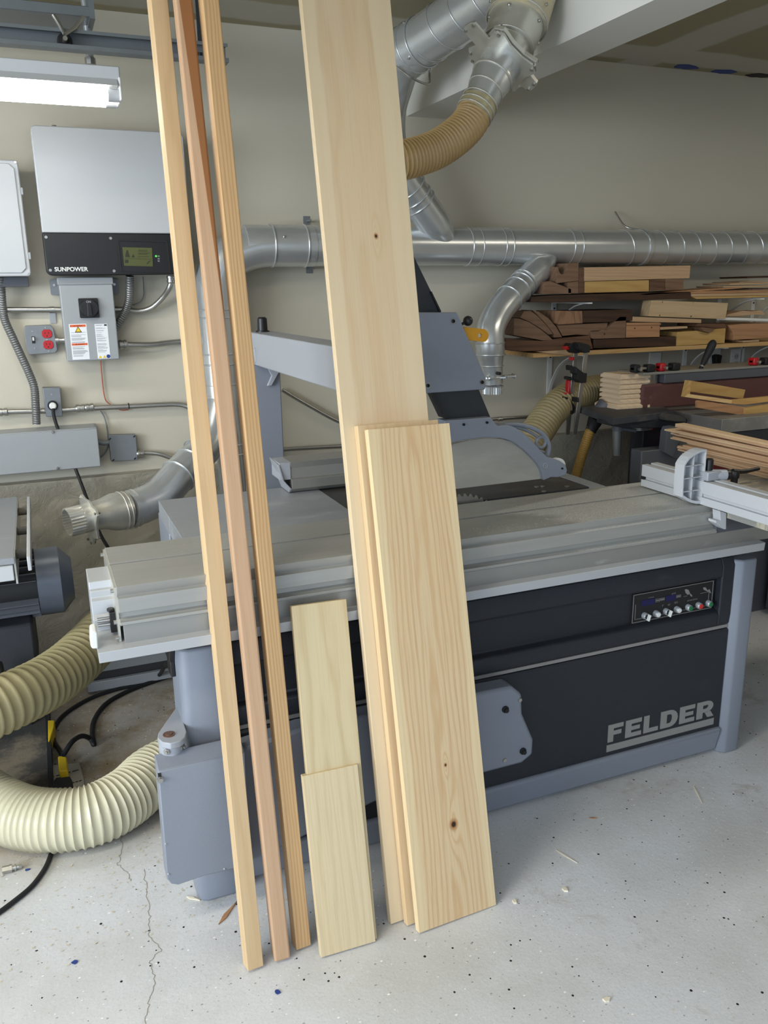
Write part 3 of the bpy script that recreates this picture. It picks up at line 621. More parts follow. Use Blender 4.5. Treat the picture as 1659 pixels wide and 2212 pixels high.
wf = wood('cypress_front', (214,188,148), (192,150,104), A=140, B=3.2, ring=.5, fine=.4, off=0, knots=[(.012,.235,.0085),(.006,.385,.0032)], sap=(.099,.55,(226,206,164),0))
board('wide_board', 'frontmost wide board with a dark knot near its foot', 'board', (905.6,2020), (1078,1954), (797,960), K+.003, .219, .019, 1.21, wf, 'wide boards leaning on the saw')
ws = wood('short_poplar', (206,188,150), (178,154,110), A=48, B=2.0, ring=.38, fine=.2, off=.01)
board('short_board', 'narrower short poplar board with olive figure left of the wide stack', 'board', (699,2066), (812,2030), (630,1313), .262, .134, .018, .815, ws, 'short boards')
ws2 = wood('short_straight', (208,190,154), (186,162,124), A=90, B=.4, ring=.3, fine=.35, off=.15)
board('short_board', 'shortest pale board, low in front of the other short board', 'board', (694,2073), (811,2037), (656,1703), .262, .135, .018, .425, ws2, 'short boards')
w1 = wood('maple_stick', (206,178,138), (184,150,106), A=50, B=.7, ring=.3, fine=.25, off=.02)
board('square_stick', 'leftmost tall square stick of pale maple', 'stick', (536.5,2105.5), (565.6,2093.5), (327,10), .236, .037, .036, 2.44, w1, 'tall sticks leaning on the saw')
w2 = wood('reddish_stick', (188,155,124), (170,132,100), A=60, B=.3, ring=.25, fine=.3, off=.05, dark_wedge=(1.88,.04,(142,94,56)))
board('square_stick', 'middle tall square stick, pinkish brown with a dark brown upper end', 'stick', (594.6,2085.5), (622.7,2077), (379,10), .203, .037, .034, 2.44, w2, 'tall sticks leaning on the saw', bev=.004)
w3 = wood('fir_stick', (198,164,120), (172,130,84), A=240, B=.2, ring=.6, fine=.3, off=.05)
board('square_stick', 'rightmost tall square stick of straight-grained fir', 'stick', (641,2058.5), (670,2047), (438,10), .187, .037, .033, 2.44, w3, 'tall sticks leaning on the saw', bev=.002)

# ---------------------------------------------------------------- dust collection ducts
def duct(name, parent, pts, r, m='galv', seg=36, n=10, **k):
    p = spline(pts, n); rs = r
    if hasattr(r, '__len__'):
        rs = []
        for i in range(len(p)):
            t = i/n; a = min(int(t), len(r)-2); rs.append(r[a]+(r[a+1]-r[a])*(t-a))
    return build(name, MB().tube(p, rs, seg), M[m], parent, smooth=40)
def rings(name, parent, items, m='galv', r=.003, seg=36):
    for c, ax, R in items: build(name, MB().ring(c, ax, R, r, seg, 8), M[m], parent, smooth=60)
def dscrew(parent, pts, m='zinc'):
    for p, n in pts: build('screw', MB().lathe(p, n, [(0,.005),(.003,.005),(.005,.003)], 8), M[m], parent)
DY = 3.36
mz = 1.669
tr = thing('trunk_duct', 'long horizontal galvanised trunk duct along the back wall', 'duct', (2.4, DY, mz))
R6 = .078
tr_pipe = build('pipe', MB().cyl((.80,DY,mz), (4.9,DY,mz), R6, 48), M['galv'], tr, smooth=50)
hx = []; x = 2.56
for i in range(int((4.8-2.56)/.098*28)):
    a = 2*math.pi*i/28; hx.append(Vector((2.56+.098*i/28, DY+math.cos(a)*(R6+.0012), mz+math.sin(a)*(R6+.0012))))
build('spiral_seam', MB().tube(hx, .0028, 6, False), M['galv'], tr, smooth=60)
XS = [aY(q, 533, DY-R6).x for q in (1025, 1047, 1096, 1112, 1244, 1262)]
rings('bead', tr, [((X_,DY,mz),(1,0,0),R6+.001) for X_ in XS]); 
build('coupling', MB().cyl((XS[0],DY,mz),(XS[3],DY,mz),R6+.002,48,R6+.002), M['galv'], tr, smooth=50)
build('coupling', MB().cyl((XS[4],DY,mz),(XS[5],DY,mz),R6+.002,48,R6+.002), M['galv'], tr, smooth=50)
X_ = aY(1405,533,DY-R6).x; build('strap', MB().tube([(X_,DY,mz),(X_+.02,DY,mz)], R6+.005, 48), M['galv'], tr, smooth=50)
build('strap_hook', MB().tube(spline([(X_,DY,mz+R6),(X_-.05,DY+.05,mz+R6+.02),(X_-.06,DY+.12,mz+R6+.09)],6), .004, 8), M['zinc'], tr)
# upper saddle branch and the riser up to the ceiling
def sad(c0, c1, r0, r1, name='saddle_branch'):
    return build(name, MB().tube([Vector(c0)+(Vector(c1)-Vector(c0))*t/10 for t in range(11)], [r0*(.30+.70*min(1, (t/5.0)**.8)) for t in range(11)], 40), M['galv'], tr, smooth=50)
a0 = aY(978,540,3.34); a1 = aY(905,438,3.30); a2 = aY(862,375,3.27)
sad(a0, a1, .070, .070); rs_ = build('riser', MB().tube(spline([a1,a2,aY(840,310,3.25),aY(838,240,3.22),aY(853,180,3.14),aY(868,135,3.05),aY(890,100,2.98)],8), .070, 36), M['galv'], tr, smooth=50)
ax = (a2-a1).normalized(); rings('bead', tr, [(a1,ax,.072),(a1+ax*.03,ax,.072),(a1+ax*.075,ax,.072)])
c0, c1, c2 = aY(886,108,2.99), aY(1010,24,2.74), aY(1160,-75,2.46)
cd = thing('spiral_duct', 'dark spiral duct running under ceiling left of the beam', 'duct', c0)
build('pipe', MB().cyl(c0, c2, .083, 44), M['galv'], cd, smooth=50)
ax = (c2-c0).normalized(); u = ax.orthogonal().normalized(); w = ax.cross(u); L = (c2-c0).length
build('spiral_seam', MB().tube([c0+ax*(.09+.098*i/28)+(u*math.cos(2*math.pi*i/28)+w*math.sin(2*math.pi*i/28))*.0842 for i in range(int((L-.1)/.098*28))], .0028, 6, False), M['galv'], cd, smooth=60)
build('collar', MB().tube([c0-ax*.02, c0+ax*.065], .086, 40), M['galv'], cd, smooth=50); rings('bead', cd, [(c0-ax*.02,ax,.087),(c0+ax*.02,ax,.087),(c0+ax*.065,ax,.086)])
dscrew(cd, [(c0+ax*.05+(u*math.cos(a)+w*math.sin(a))*.086, (u*math.cos(a)+w*math.sin(a))) for a in (0,1.2,2.4,3.6,4.8)])
build('strap', MB().tube(spline([c0+Vector((-.08,0,-.04)),c0+Vector((-.02,-.05,-.10)),c0+Vector((.06,-.02,-.11)),c0+Vector((.09,.03,-.07)),c0+Vector((.09,.03,-.04))],6), .004, 8), M['zinc'], cd)
# drop to the right with elbow, reducer and blast gate
b0, b1, b2 = aY(1196,553,3.33), aY(1133,610,3.27), aY(1100,645,3.22)
sad(b0, b1, .062, .060)
dr = thing('drop_duct', 'elbowed galvanised drop with blast gate left of the lumber shelf', 'duct', aY(1062,850,3.14))
duct('elbow', dr, [b1, b2, aY(1075,677,3.19), aY(1060,712,3.16), aY(1059,755,3.14)], .060)
ax = (b2-b1).normalized(); rings('bead', dr, [(b1,ax,.0615),(b1+ax*.022,ax,.0615),(b1+ax*.06,ax,.0615),(b2,ax,.0615)])
e0, e1, e2, e3 = aY(1058,740,3.14), aY(1059,766,3.14), aY(1061,790,3.14), aY(1064,850,3.14)
build('reducer', MB().tube([e0, e1, e1+(e2-e1)*.3, e2, e3-(e3-e2)*.35], [.063,.062,.056,.049,.046], 36), M['galv'], dr, smooth=30)
rings('bead', dr, [(e0,(0,0,1),.063),(e1,(0,0,1),.063),(e2,(0,0,1),.050)])
def crimp(name, parent, a, d, r, L, m):
    a = Vector(a); d = Vector(d).normalized(); u = d.orthogonal().normalized(); w = d.cross(u); n = 56; vs = []
    for h, am in ((0,0),(L*.2,.06),(L,.08)):
        for k in range(n):
            g_ = 2*math.pi*k/n; rr = r*(1-am*(k % 2)); vs.append(a+d*h+(u*math.cos(g_)+w*math.sin(g_))*rr)
    for h in (L, L*.2):
        for k in range(n):
            g_ = 2*math.pi*k/n; rr = r*.93*(1-.08*(k % 2)); vs.append(a+d*h+(u*math.cos(g_)+w*math.sin(g_))*rr)
    b = MB().add(vs, [(i*n+k, i*n+(k+1) % n, (i+1)*n+(k+1) % n, (i+1)*n+k) for i in range(4) for k in range(n)]+[tuple(4*n+k for k in range(n))])
    return build(name, b, M[m], parent, smooth=20)
crimp('crimped_end', dr, e3+Vector((0,0,.035)), (0,0,-1), .045, .035, 'galv')
gp_ = aY(1063,814,3.14)
def gate(parent, c, ax, u, R, ext, th=.008, m='galv'):
    ax = Vector(ax).normalized(); u = Vector(u); u = (u-ax*u.dot(ax)).normalized(); w = ax.cross(u); P = []
    for a, r in ((0,R*1.05),(25,R*1.02),(45,R*1.35),(62,R*1.32),(80,R*1.02),(110,R*1.02),(128,R*1.35),(145,R*1.32),(160,R*1.05),(168,ext),(174,ext*1.03),(186,ext*1.03),(192,ext),(200,R*1.1),(215,R*1.32),(232,R*1.35),(250,R*1.02),(280,R*1.02),(300,R*1.35),(315,R*1.32),(335,R*1.02)):
        a = math.radians(a); P.append(c+(u*math.cos(a)+w*math.sin(a))*r-ax*th/2)
    o = build('blast_gate', MB().prism(P, ax*th), M[m], parent, smooth=0, bevel=.001)
    for a, r in ((53,R*1.25),(136,R*1.25),(224,R*1.25),(307,R*1.25),(172,ext*.96),(188,ext*.96)):
        a = math.radians(a); q = c+(u*math.cos(a)+w*math.sin(a))*r; build('gate_bolt', MB().cyl(q-ax*(th/2+.006), q+ax*(th/2+.005), .005, 6), M['zinc'], o)
    return o
gate(dr, gp_, (0,0,1), (-1,.15,0), .05, .105); build('thumb_screw', MB().cyl(gp_+Vector((-.005,-.05,.02)), gp_+Vector((-.005,-.075,.02)), .007, 8), M['rubber'], dr)
# left elbow, vertical and the two lower runs
ld = thing('drop_duct', 'large elbowed galvanised drop duct behind the tall sticks', 'duct', (.75, DY, .9))
T0 = Vector((.98, DY, mz)); 
vtop = aY(466,640,3.36); vbot = aY(486,880,3.36)
q1, q2 = aY(600,529,DY), aY(520,560,DY)
el = duct('elbow', ld, [(1.02,DY,mz), (.93,DY,mz), (.83,DY,mz-.01), (vtop.x+.055,DY,mz-.05), (vtop.x+.008,DY,mz-.12), (vtop.x,DY,mz-.22)], .079)
cx = aY(597,529,DY-.08).x; build('coupling', MB().cyl((cx,DY,mz),(cx+.17,DY,mz),.080,44), M['galv'], ld, smooth=50)
rings('bead', ld, [((cx,DY,mz),(1,0,0),.0815),((cx+.135,DY,mz),(1,0,0),.0815)]); dscrew(ld, [((cx+.035,DY-.075,mz+.03),(0,-1,.3))])
build('vertical_pipe', MB().cyl((vtop.x,DY,mz-.2),(vtop.x,DY,1.12),.078,44), M['galv'], ld, smooth=50)
rings('bead', ld, [((vtop.x,DY,z),(0,0,1),.0795) for z in (1.43,1.40,1.26,1.22,1.14,1.10)])
dscrew(ld, [((vtop.x-.02,DY-.078,1.33),(0,-1,0))])
build('wye', MB().tube([(vtop.x,DY,1.14),(vtop.x,DY-.01,1.02),(vtop.x+.015,DY-.02,.92)], [.080,.078,.066], 40), M['galv'], ld, smooth=50)
build('vertical_pipe', MB().cyl((vtop.x+.015,DY-.02,.94),(vtop.x+.03,DY-.03,.50),.062,36), M['galv'], ld, smooth=50)
rings('bead', ld, [((vtop.x+.018,DY-.02,.90),(0,0,1),.064),((vtop.x+.02,DY-.02,.86),(0,0,1),.064)])
L = [Vector((vtop.x,DY,1.10)), aY(455,950,3.27), aY(412,1000,3.18)]
duct('branch_pipe', ld, L, .064)
L2 = [aY(412,1000,3.18), aY(385,1028,3.13), aY(345,1072,3.06), aY(300,1094,3.0), aY(272,1102,2.96)]
duct('elbow', ld, L2, [.064,.066,.066,.066,.064])
a_ = (L2[0]-L[1]).normalized(); rings('bead', ld, [(L2[0],a_,.066),(L2[0]-a_*.06,a_,.066),(L2[1],(L2[1]-L2[0]),.068)])
pk = aY(350,1030,3.09)
x0, x1, x2, x3 = aY(272,1102,2.96), aY(245,1106,2.94), aY(222,1110,2.92), aY(142,1130,2.88)
d_ = (x3-x2).normalized(); x2b = x2+(x3-x2)*.22
build('reducer', MB().tube([x0, x0+(x1-x0)*.4, x1, x2, x2b, x3-(x3-x2)*.0+d_*-.05], [.066,.067,.066,.053,.050,.049], 40), M['galv_d'], ld, smooth=35)
rings('bead', ld, [(x0,d_,.066),(x0+(x1-x0)*.35,d_,.067),(aY(283,1100,2.98),d_,.066),(aY(292,1097,2.99),d_,.066)], 'galv_d')
crimp('crimped_end', ld, x3-d_*.055, d_, .0495, .05, 'galv_d')
gate(ld, x2+(x3-x2)*.36, d_, (0,-.3,1), .062, .10, .009, 'galv_d')
# top right flexible drop
fd = thing('flexible_drop', 'dusty stepped duct with blast gate hanging in front of the beam', 'duct', aY(1120, 0, 2.316))
F = [aY(1150, -60, 2.429), aY(1122, 40, 2.373), aY(1104, 84, 2.350)]
d1 = (F[2]-F[0]).normalized(); A_ = F[1]
sc = 1.0
build('upper_collar', MB().tube([F[0], aY(1135, -10, 2.396), aY(1116, 50, 2.373)], [.090,.090,.090], 44), mat('dusty_taped_duct',(190,182,160),.45,.3,.12,12,.1,80,(.45,.6,.7),(205,190,150),(3,3,3)), fd, smooth=50)
build('middle_collar', MB().tube([aY(1116, 50, 2.373), aY(1107, 74, 2.362), aY(1096, 102, 2.350)], [.081,.080,.076], 44), M['galv_d'], fd, smooth=50)
build('gate_collar', MB().tube([aY(1097, 98, 2.350), aY(1084, 135, 2.339)], [.068,.063], 44), M['galv_d'], fd, smooth=50)
g0 = aY(1087, 128, 2.339); g1 = aY(1063, 168, 2.328); ax = (g1-g0).normalized()
build('lower_collar', MB().tube([g0, aY(1074, 150, 2.333), g1], [.061,.060,.057], 40), M['galv'], fd, smooth=50)
h1 = aY(1049, 195, 2.316); h2 = aY(1037, 222, 2.316)
build('cone', MB().tube([g1-ax*.004, g1+(h1-g1)*.6, h1, h2], [.061,.057,.052,.049], 40), M['galv'], fd, smooth=35)
build('duct_tape', MB().tube([h2-(h2-h1)*.2, h2+(h2-h1)*.3, aY(1024, 246, 2.316)], [.0515,.0525,.053], 36), mat('dusty_clear_tape',(186,176,140),.25,.3,.1,20), fd, smooth=40)
axs = [(aY(1116, 50, 2.373),d1,.091),(aY(1115, 53, 2.373),d1,.083),(aY(1096, 102, 2.350),d1,.077),(g1,ax,.0615),(h1,ax,.053),(h2,ax,.054),(aY(1030, 235, 2.316),ax,.054),(aY(1024, 246, 2.316),ax,.054)]
rings('bead', fd, axs, 'galv_d', .0025)
gate(fd, g0, ax, (-1,0,-.15), .084, .118, .012, 'galv_d'); gate(fd, g0+ax*.012, ax, (1,.1,-.2), .080, .140, .006, 'galv_d')
for a in (0,1,2,3,4,5):
    q = aY(1112, 62, 2.367); uu = d1.orthogonal().normalized(); ww = d1.cross(uu); n_ = uu*math.cos(a)+ww*math.sin(a)
    dscrew(fd, [(q+n_*.081, n_), (aY(1121, 30, 2.373)+n_*.090, n_)])
hh = build('ribbed_hose', hose([aY(1027, 240, 2.316), aY(1012, 268, 2.305), aY(985, 295, 2.294), aY(945, 322, 2.283), aY(905, 337, 2.271), aY(865, 347, 2.260), aY(820, 352, 2.260), aY(780, 352, 2.260), aY(760, 372, 2.260), aY(755, 410, 2.283)], .050, .0118, .055, 30), M['hose_b'], fd, smooth=60)

# ---------------------------------------------------------------- hoses on the floor and by the wall
tag(build('clear_hose', hose([aZ(400,1636,.09), aZ(330,1672,.088), aZ(280,1718,.086), aZ(210,1757,.086), aZ(130,1772,.086), aZ(50,1765,.087), aZ(-20,1735,.10), aZ(-90,1690,.14)], .083, .0165, .045, 36), M['hose_c'], smooth=60),
    'thick pale clear ribbed hose curving over the floor to the left', 'hose')
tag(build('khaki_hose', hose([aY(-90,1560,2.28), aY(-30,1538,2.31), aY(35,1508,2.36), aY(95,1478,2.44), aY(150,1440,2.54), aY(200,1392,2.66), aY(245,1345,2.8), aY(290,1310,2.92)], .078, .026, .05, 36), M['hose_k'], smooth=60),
    'thick khaki ribbed hose rising behind the left end of the saw', 'hose')
tag(build('olive_hose', hose([aY(1120,1010,3.0), aY(1140,965,3.05), aY(1166,925,3.1), aY(1192,888,3.15), aY(1225,862,3.2), aY(1265,848,3.24), aY(1310,842,3.28), aY(1360,846,3.3)], .069, .019, .05, 32), M['hose_g'], smooth=60),
    'thick dusty olive ribbed hose arching behind the bar clamps', 'hose')
sh = thing('amber_hose', 'thin amber ribbed hose with black cuff hanging behind the saw', 'hose', aY(1240,1035,3.1))
build('ribbed_tube', hose([aY(1277,925,3.1), aY(1266,955,3.1), aY(1252,1000,3.1), aY(1240,1045,3.1), aY(1232,1090,3.1)], .0225, .0095, .07, 20), M['hose_d'], sh, smooth=60)
build('cuff', MB().tube([aY(1290,900,3.08), aY(1286,908,3.09), aY(1278,926,3.1), aY(1275,932,3.1)], [.036,.034,.026,.025], 24), M['rubber'], sh, smooth=50)
build('port', MB().tube([aY(1312,872,3.06), aY(1291,900,3.08)], [.040,.039], 24), M['machine'], sh)

# ---------------------------------------------------------------- electrical gear on the wall
def onwall(x, y, off=0.0): return aY(x, y, WY-off)
iv = thing('solar_inverter', 'large pale grey wall inverter with black lower panel and lcd', 'inverter', onwall(230,600))
Yi = 3.33
a = aY(66,282,Yi); b_ = aY(101,592,Yi); zt = aY(230,278,Yi).z; zs = aY(95,502,Yi).z; zb = aY(106,595,Yi).z; x0 = aY(91,501,Yi).x; x1 = x0+.52
def rrect(x0, x1, z0, z1, r, Y, n=5, cs=(1,1,1,1)):
    P = []
    for (cx_, cz, a0), k in zip(((x1-r,z1-r,0),(x0+r,z1-r,90),(x0+r,z0+r,180),(x1-r,z0+r,270)), cs):
        if not k: P.append(Vector((cx_+(r if a0 in (0,270) else -r), Y, cz+(r if a0 in (0,90) else -r)))); continue
        for i in range(n+1):
            g_ = math.radians(a0+90*i/n); P.append(Vector((cx_+r*math.cos(g_), Y, cz+r*math.sin(g_))))
    return P
build('back_case', MB().prism(rrect(x0+.02,x1-.02,zb+.02,zt-.02,.01,Yi+.02), (0,WY-Yi-.02,0)), M['boxdk'], iv, smooth=0)
build('cover', MB().prism(rrect(x0,x1,zs,zt,.018,Yi,cs=(1,1,0,0)), (0,.09,0)), M['box_lt'], iv, smooth=30, bevel=.004)
bp = build('black_panel', MB().prism(rrect(x0,x1,zb,zs-.001,.02,Yi,cs=(0,0,1,1)), (0,.09,0)), M['black'], iv, smooth=30, bevel=.003)
for x, y in crop(0,0,3.318,[(330,1700),(793,1708),(361,1937),(818,1942)]): build('screw', MB().lathe(aY(x,y,Yi), (0,-1,0), [(0,.006),(.003,.005)], 14), M['zinc'], bp)
for x, y in ((117,272),(340,288)): build('top_screw', MB().lathe(aY(x,y,Yi)+Vector((0,.01,0)), (0,0,1), [(0,.008),(.004,.007)], 10), M['zinc'], iv)
LP = [aY(x,y,Yi) for x,y in crop(0,0,3.318,[(835,1718),(1200,1728),(1225,1955),(860,1945)])]
build('screen_frame', MB().prism([p for p in LP], (0,-.004,0), holes=[[p+(sum(LP,Vector())/4-p)*.07 for p in LP]]), M['rubber'], bp, smooth=0)
lc = [aY(x,y,Yi) for x,y in crop(0,0,3.318,[(877,1772),(1088,1777),(1096,1910),(890,1905)])]
lo = build('lcd_screen', MB().prism(lc, (0,-.002,0)), M['lcd'], bp, smooth=0)
b = MB()
cl = lambda pts: [aY(x,y,Yi-.002) for x,y in crop(0,0,3.318,pts)]
b.prism(cl([(897,1843),(900,1820),(908,1790),(916,1795),(925,1825),(933,1843)]), (0,-.0008,0)); b.prism(cl([(942,1845),(955,1820),(966,1845)]), (0,-.0008,0))
for y in (1792,1800,1812,1820,1838): b.prism(cl([(990,y),(1055+(y%7)*3,y+1),(1055+(y%7)*3,y+4),(990,y+3)]), (0,-.0008,0))
b.prism(cl([(893,1852),(1085,1857),(1085,1859),(893,1854)]), (0,-.0008,0)); b.prism(cl([(895,1862),(920,1862),(920,1885),(895,1885)]), (0,-.0008,0)); b.prism(cl([(1050,1890),(1066,1872),(1085,1865),(1068,1880),(1054,1895)]), (0,-.0008,0))
each('lcd_mark', b, M['lcdk'], lo, smooth=0)
p = aY(1118/3.318,1836/3.318,Yi); build('status_light', MB().cyl(p, p+Vector((0,-.002,0)), .003, 14), M['led'], bp)
b = MB()
for y in (1836,1855,1871):
    p = aY(1136/3.318,y/3.318,Yi); b.box(p.x-.003,p.x+.004,Yi-.001,Yi,p.z-.0025,p.z+.0025)
each('status_mark', b, M['boxdk'], bp, smooth=0)
p = aY(511/3.318,1931/3.318,Yi); txt('maker_lettering', 'SUNPOWER', p.x, p.z, .0205, Yi-.0008, M['white'], bp, .0005, 1.02)
# disconnect switch box
Yd = 3.38
ds = thing('disconnect_box', 'grey disconnect box with black rotary switch and warning labels', 'switch box', onwall(190,778))
q = lambda pts: crop(90, 590, 8.295, pts)
A0, A1 = aY(*q([(330,220)])[0], Yd), aY(*q([(1395,1555)])[0], Yd); xl = A0.x-.004; xr = aY(*q([(1290,400)])[0], Yd).x; zt = aY(*q([(300,90)])[0], Yd).z; zb = aY(*q([(940,1565)])[0], Yd).z
build('case', MB().box(xl,xr,Yd,WY,zb,zt), M['box'], ds, bevel=.004)
build('rain_lip', MB().box(xl-.004,xr+.003,Yd-.006,WY-.02,aY(*q([(310,212)])[0],Yd).z,zt+.002), M['box'], ds, bevel=.003)
for sx in (-1, 1):
    xe = xl if sx < 0 else xr; z1 = aY(*q([(240,115)])[0],3.47).z; z0 = aY(*q([(240,395)])[0],3.47).z
    eo = build('mounting_ear', MB().prism(rrect(min(xe,xe+sx*.028),max(xe,xe+sx*.028),z0,z1,.006,3.47), (0,.03,0)), M['boxdk'], ds, smooth=30)
    build('ear_screw', MB().lathe((xe+sx*.014,3.47,z1-.02), (0,-1,0), [(0,.006),(.003,.005)], 12), M['zinc'], eo)
kp = [aY(x,y,Yd) for x,y in q([(650,452),(1000,455),(1035,795),(685,790)])]
k0, k1, z0, z1 = (kp[0].x+kp[3].x)/2, (kp[1].x+kp[2].x)/2, kp[2].z, kp[0].z
sw = build('rotary_switch', MB().prism(rrect(k0,k1,z0,z1,.004,Yd), (0,-.012,0)), M['rubber'], ds, smooth=30, bevel=.001)
kc = Vector(((k0+k1)/2, Yd-.012, (z0+z1)/2)); kr = (k1-k0)*.47
build('dial', MB().lathe(kc, (0,-1,0), [(0,kr),(.008,kr),(.012,kr*.94),(.0121,kr*.80)], 32), M['black'], sw)
build('dial_grip', MB().prism([kc+Vector((x*kr,-.012,z*kr)) for x, z in [(-.18,.5),(-.22,.35),(-.26,-.9),(.26,-.9),(.22,.35),(.18,.5)]], (0,-.016,0)), M['black'], sw, smooth=0, bevel=.0015)
txt('dial_lettering', 'ON', kc.x, kc.z+kr*.68, .011, kc.y-.0125, M['box_lt'], sw)
def label(x0p, y0p, x1p, y1p):
    a = aY(*q([(x0p,y0p)])[0], Yd); c = aY(*q([(x1p,y1p)])[0], Yd); return a, c
la, lb = aY(*q([(485,915)])[0],Yd), aY(*q([(870,1540)])[0],Yd); lw = aY(*q([(800,915)])[0],Yd).x-la.x; lh = la.z-lb.z
wl = build('warning_label', MB().box(la.x,la.x+lw,Yd-.001,Yd,lb.z,la.z), M['paper'], ds, smooth=0)
def onl(mb, u0, u1, v0, v1, y=-.0015): mb.box(la.x+lw*u0, la.x+lw*u1, Yd+y, Yd-.001, la.z-lh*v1, la.z-lh*v0)
b = MB(); onl(b,.05,.95,.02,.085); onl(b,.05,.95,.54,.60); each('orange_band', b, M['orng'], wl, smooth=0)
c_ = Vector((la.x+lw*.5, Yd-.001, la.z-lh*.17)); tri = lambda r, cc: [cc+Vector((0,0,r)), cc+Vector((-r*.95,0,-r*.65)), cc+Vector((r*.95,0,-r*.65))]
build('warning_triangle', MB().prism(tri(.0105,c_), (0,-.0008,0)), M['yellow'], wl, smooth=0); build('triangle_border', MB().prism(tri(.013,c_), (0,-.001,0), holes=[tri(.0095,c_)]), M['blk'], wl, smooth=0)
txt('band_lettering', '▲ WARNING', la.x+lw*.5, la.z-lh*.053, .0055, Yd-.0018, M['blk'], wl, 0, .9); txt('band_lettering', '▲ WARNING', la.x+lw*.5, la.z-lh*.57, .0055, Yd-.0018, M['blk'], wl, 0, .9)
rr_ = random.Random(2); b = MB()
for v in (.235,.30,.325,.35,.39,.41,.43,.45,.50,.515,.63,.66,.68,.70,.74,.76,.78,.80,.82,.84,.88,.90): onl(b,.07,.07+rr_.uniform(.55,.86),v,v+.008)
o = build('fine_print', b, M['print_'], wl, smooth=0); o['kind'] = 'stuff'
la = aY(*q([(935,912)])[0],Yd); lb = aY(*q([(1100,1530)])[0],Yd); lw = aY(*q([(1165,912)])[0],Yd).x-la.x; lh = la.z-lb.z; la.x += .002
il = build('data_label', MB().box(la.x,la.x+lw,Yd-.001,Yd,lb.z,la.z), M['paper'], ds, smooth=0)
b = MB()
for v in (.03,.045,.11,.125,.18,.20,.25,.30,.315,.345,.36,.40,.42,.45,.47,.49,.56,.58,.60,.64,.66,.68,.70,.74,.76,.78,.81): onl(b,.07,.07+rr_.uniform(.35,.8),v,v+.007)
o = build('fine_print', b, M['print_'], il, smooth=0); o['kind'] = 'stuff'
b = MB(); onl(b,.74,.95,.015,.06); build('black_mark', b, M['blk'], il, smooth=0)
for u in (.15,.48): build('warning_triangle', MB().prism(tri(.006,Vector((la.x+lw*u+.002,Yd-.001,la.z-lh*.95))), (0,-.0008,0)), M['yellow'], il, smooth=0)
p = Vector((la.x+lw*.84, Yd-.001, la.z-lh*.94)); build('blue_disc', MB().cyl(p, p+Vector((0,-.0008,0)), .007, 20), M['blue'], il)

# conduits
def conduit(name, label, pts, r, m='zinc', cat='conduit', n=8, fit=()):
    P = [aY(x, y, WY-o) for x, y, o in pts]; t = thing(name, label, cat, P[0])
    build('pipe', MB().tube(spline(P, n), r, 16), M[m], t, smooth=60)
    for x, y, o, dx, R_, L in fit:
        c = aY(x, y, WY-o); d = Vector((1,0,0)) if dx else Vector((0,0,1)); build('fitting', MB().lathe(c-d*L/2, d, [(0,R_*.8),(L*.15,R_),(L*.4,R_),(L*.42,R_*.85),(L*.6,R_*.85),(L*.62,R_),(L*.9,R_),(L,R_*.8)], 16), M['zinc'], t, smooth=30)
    return t
k2 = lambda pts: [(x/3.318, 560+y/3.318, o) for x, y, o in pts]
c1_ = conduit('conduit', 'metal conduit behind the disconnect box, rising to the inverter', k2([(-60,362,.03),(200,362,.03),(600,362,.03),(880,360,.03),(1000,372,.03),(1090,345,.04),(1170,270,.07),(1215,200,.10),(1224,150,.10)]), .0105, fit=[(1224/3.318,560+145/3.318,.10,0,.016,.03)])
p = onwall(372/3.318, 560+362/3.318, .03); build('conduit_strap', MB().tube([p+Vector((-.009,0,0)), p+Vector((.009,0,0))], .0125, 16).box(p.x-.011,p.x+.011,WY-.006,WY,p.z-.05,p.z-.01), M['zinc'], c1_, smooth=40)
c2_ = conduit('conduit', 'metal conduit leaving right side of the disconnect box', k2([(858,612,.05),(1000,614,.05),(1100,612,.045),(1200,600,.035),(1300,592,.03),(1450,590,.03),(1560,590,.03)]), .0115, fit=[(880/3.318,560+612/3.318,.05,1,.0185,.035)])
c3_ = conduit('conduit', 'long metal conduit running through the plugged outlet', k2([(-60,1098,.03),(100,1092,.03),(400,1085,.03),(600,1070,.03),(920,1055,.03),(1150,1043,.03),(1270,1040,.03),(1350,1060,.03),(1460,1120,.03),(1560,1210,.03)]), .0105, fit=[(575/3.318,560+1068/3.318,.03,1,.016,.035),(640/3.318,560+1062/3.318,.03,1,.016,.035),(22/3.318,560+1095/3.318,.03,1,.0155,.035)])
p = onwall(922/3.318, 560+1052/3.318, .03); build('cable_tie', MB().tube([p+Vector((-.002,0,0)), p+Vector((.002,0,0))], .0125, 16), M['black'], c3_)
conduit('conduit', 'short metal conduit bending away from the square junction box', k2([(985,1390,.03),(1060,1388,.03),(1140,1395,.035),(1230,1425,.04),(1330,1460,.05)]), .0095, fit=[(1006/3.318,560+1392/3.318,.03,1,.014,.03)])
conduit('conduit', 'short grey conduit stub between junction box and wireway', k2([(700,1305,.03),(740,1318,.03),(780,1312,.03)]), .010, 'boxdk')
cz = conduit('conduit', 'metal conduit behind the blade guard, low on the wall', [(610,842,.03),(660,872,.03),(735,912,.03),(800,928,.03),(900,920,.04),(960,914,.04),(1100,903,.04),(1160,900,.04)], .0085, fit=[(928,917,.04,1,.014,.03),(1080,905,.04,1,.012,.03)])
conduit('conduit', 'thin horizontal metal conduit just above the ledge, beside the post', [(600,972,.04),(640,969,.04),(735,964,.04),(800,962,.04)], .0095)
conduit('copper_wire', 'thin reddish copper wire hanging under the disconnect box', k2([(722,728,.01),(726,800,.01),(734,880,.01),(746,970,.01),(770,1025,.01),(860,1078,.012),(920,1078,.012)]), .0022, 'copper', 'wire')
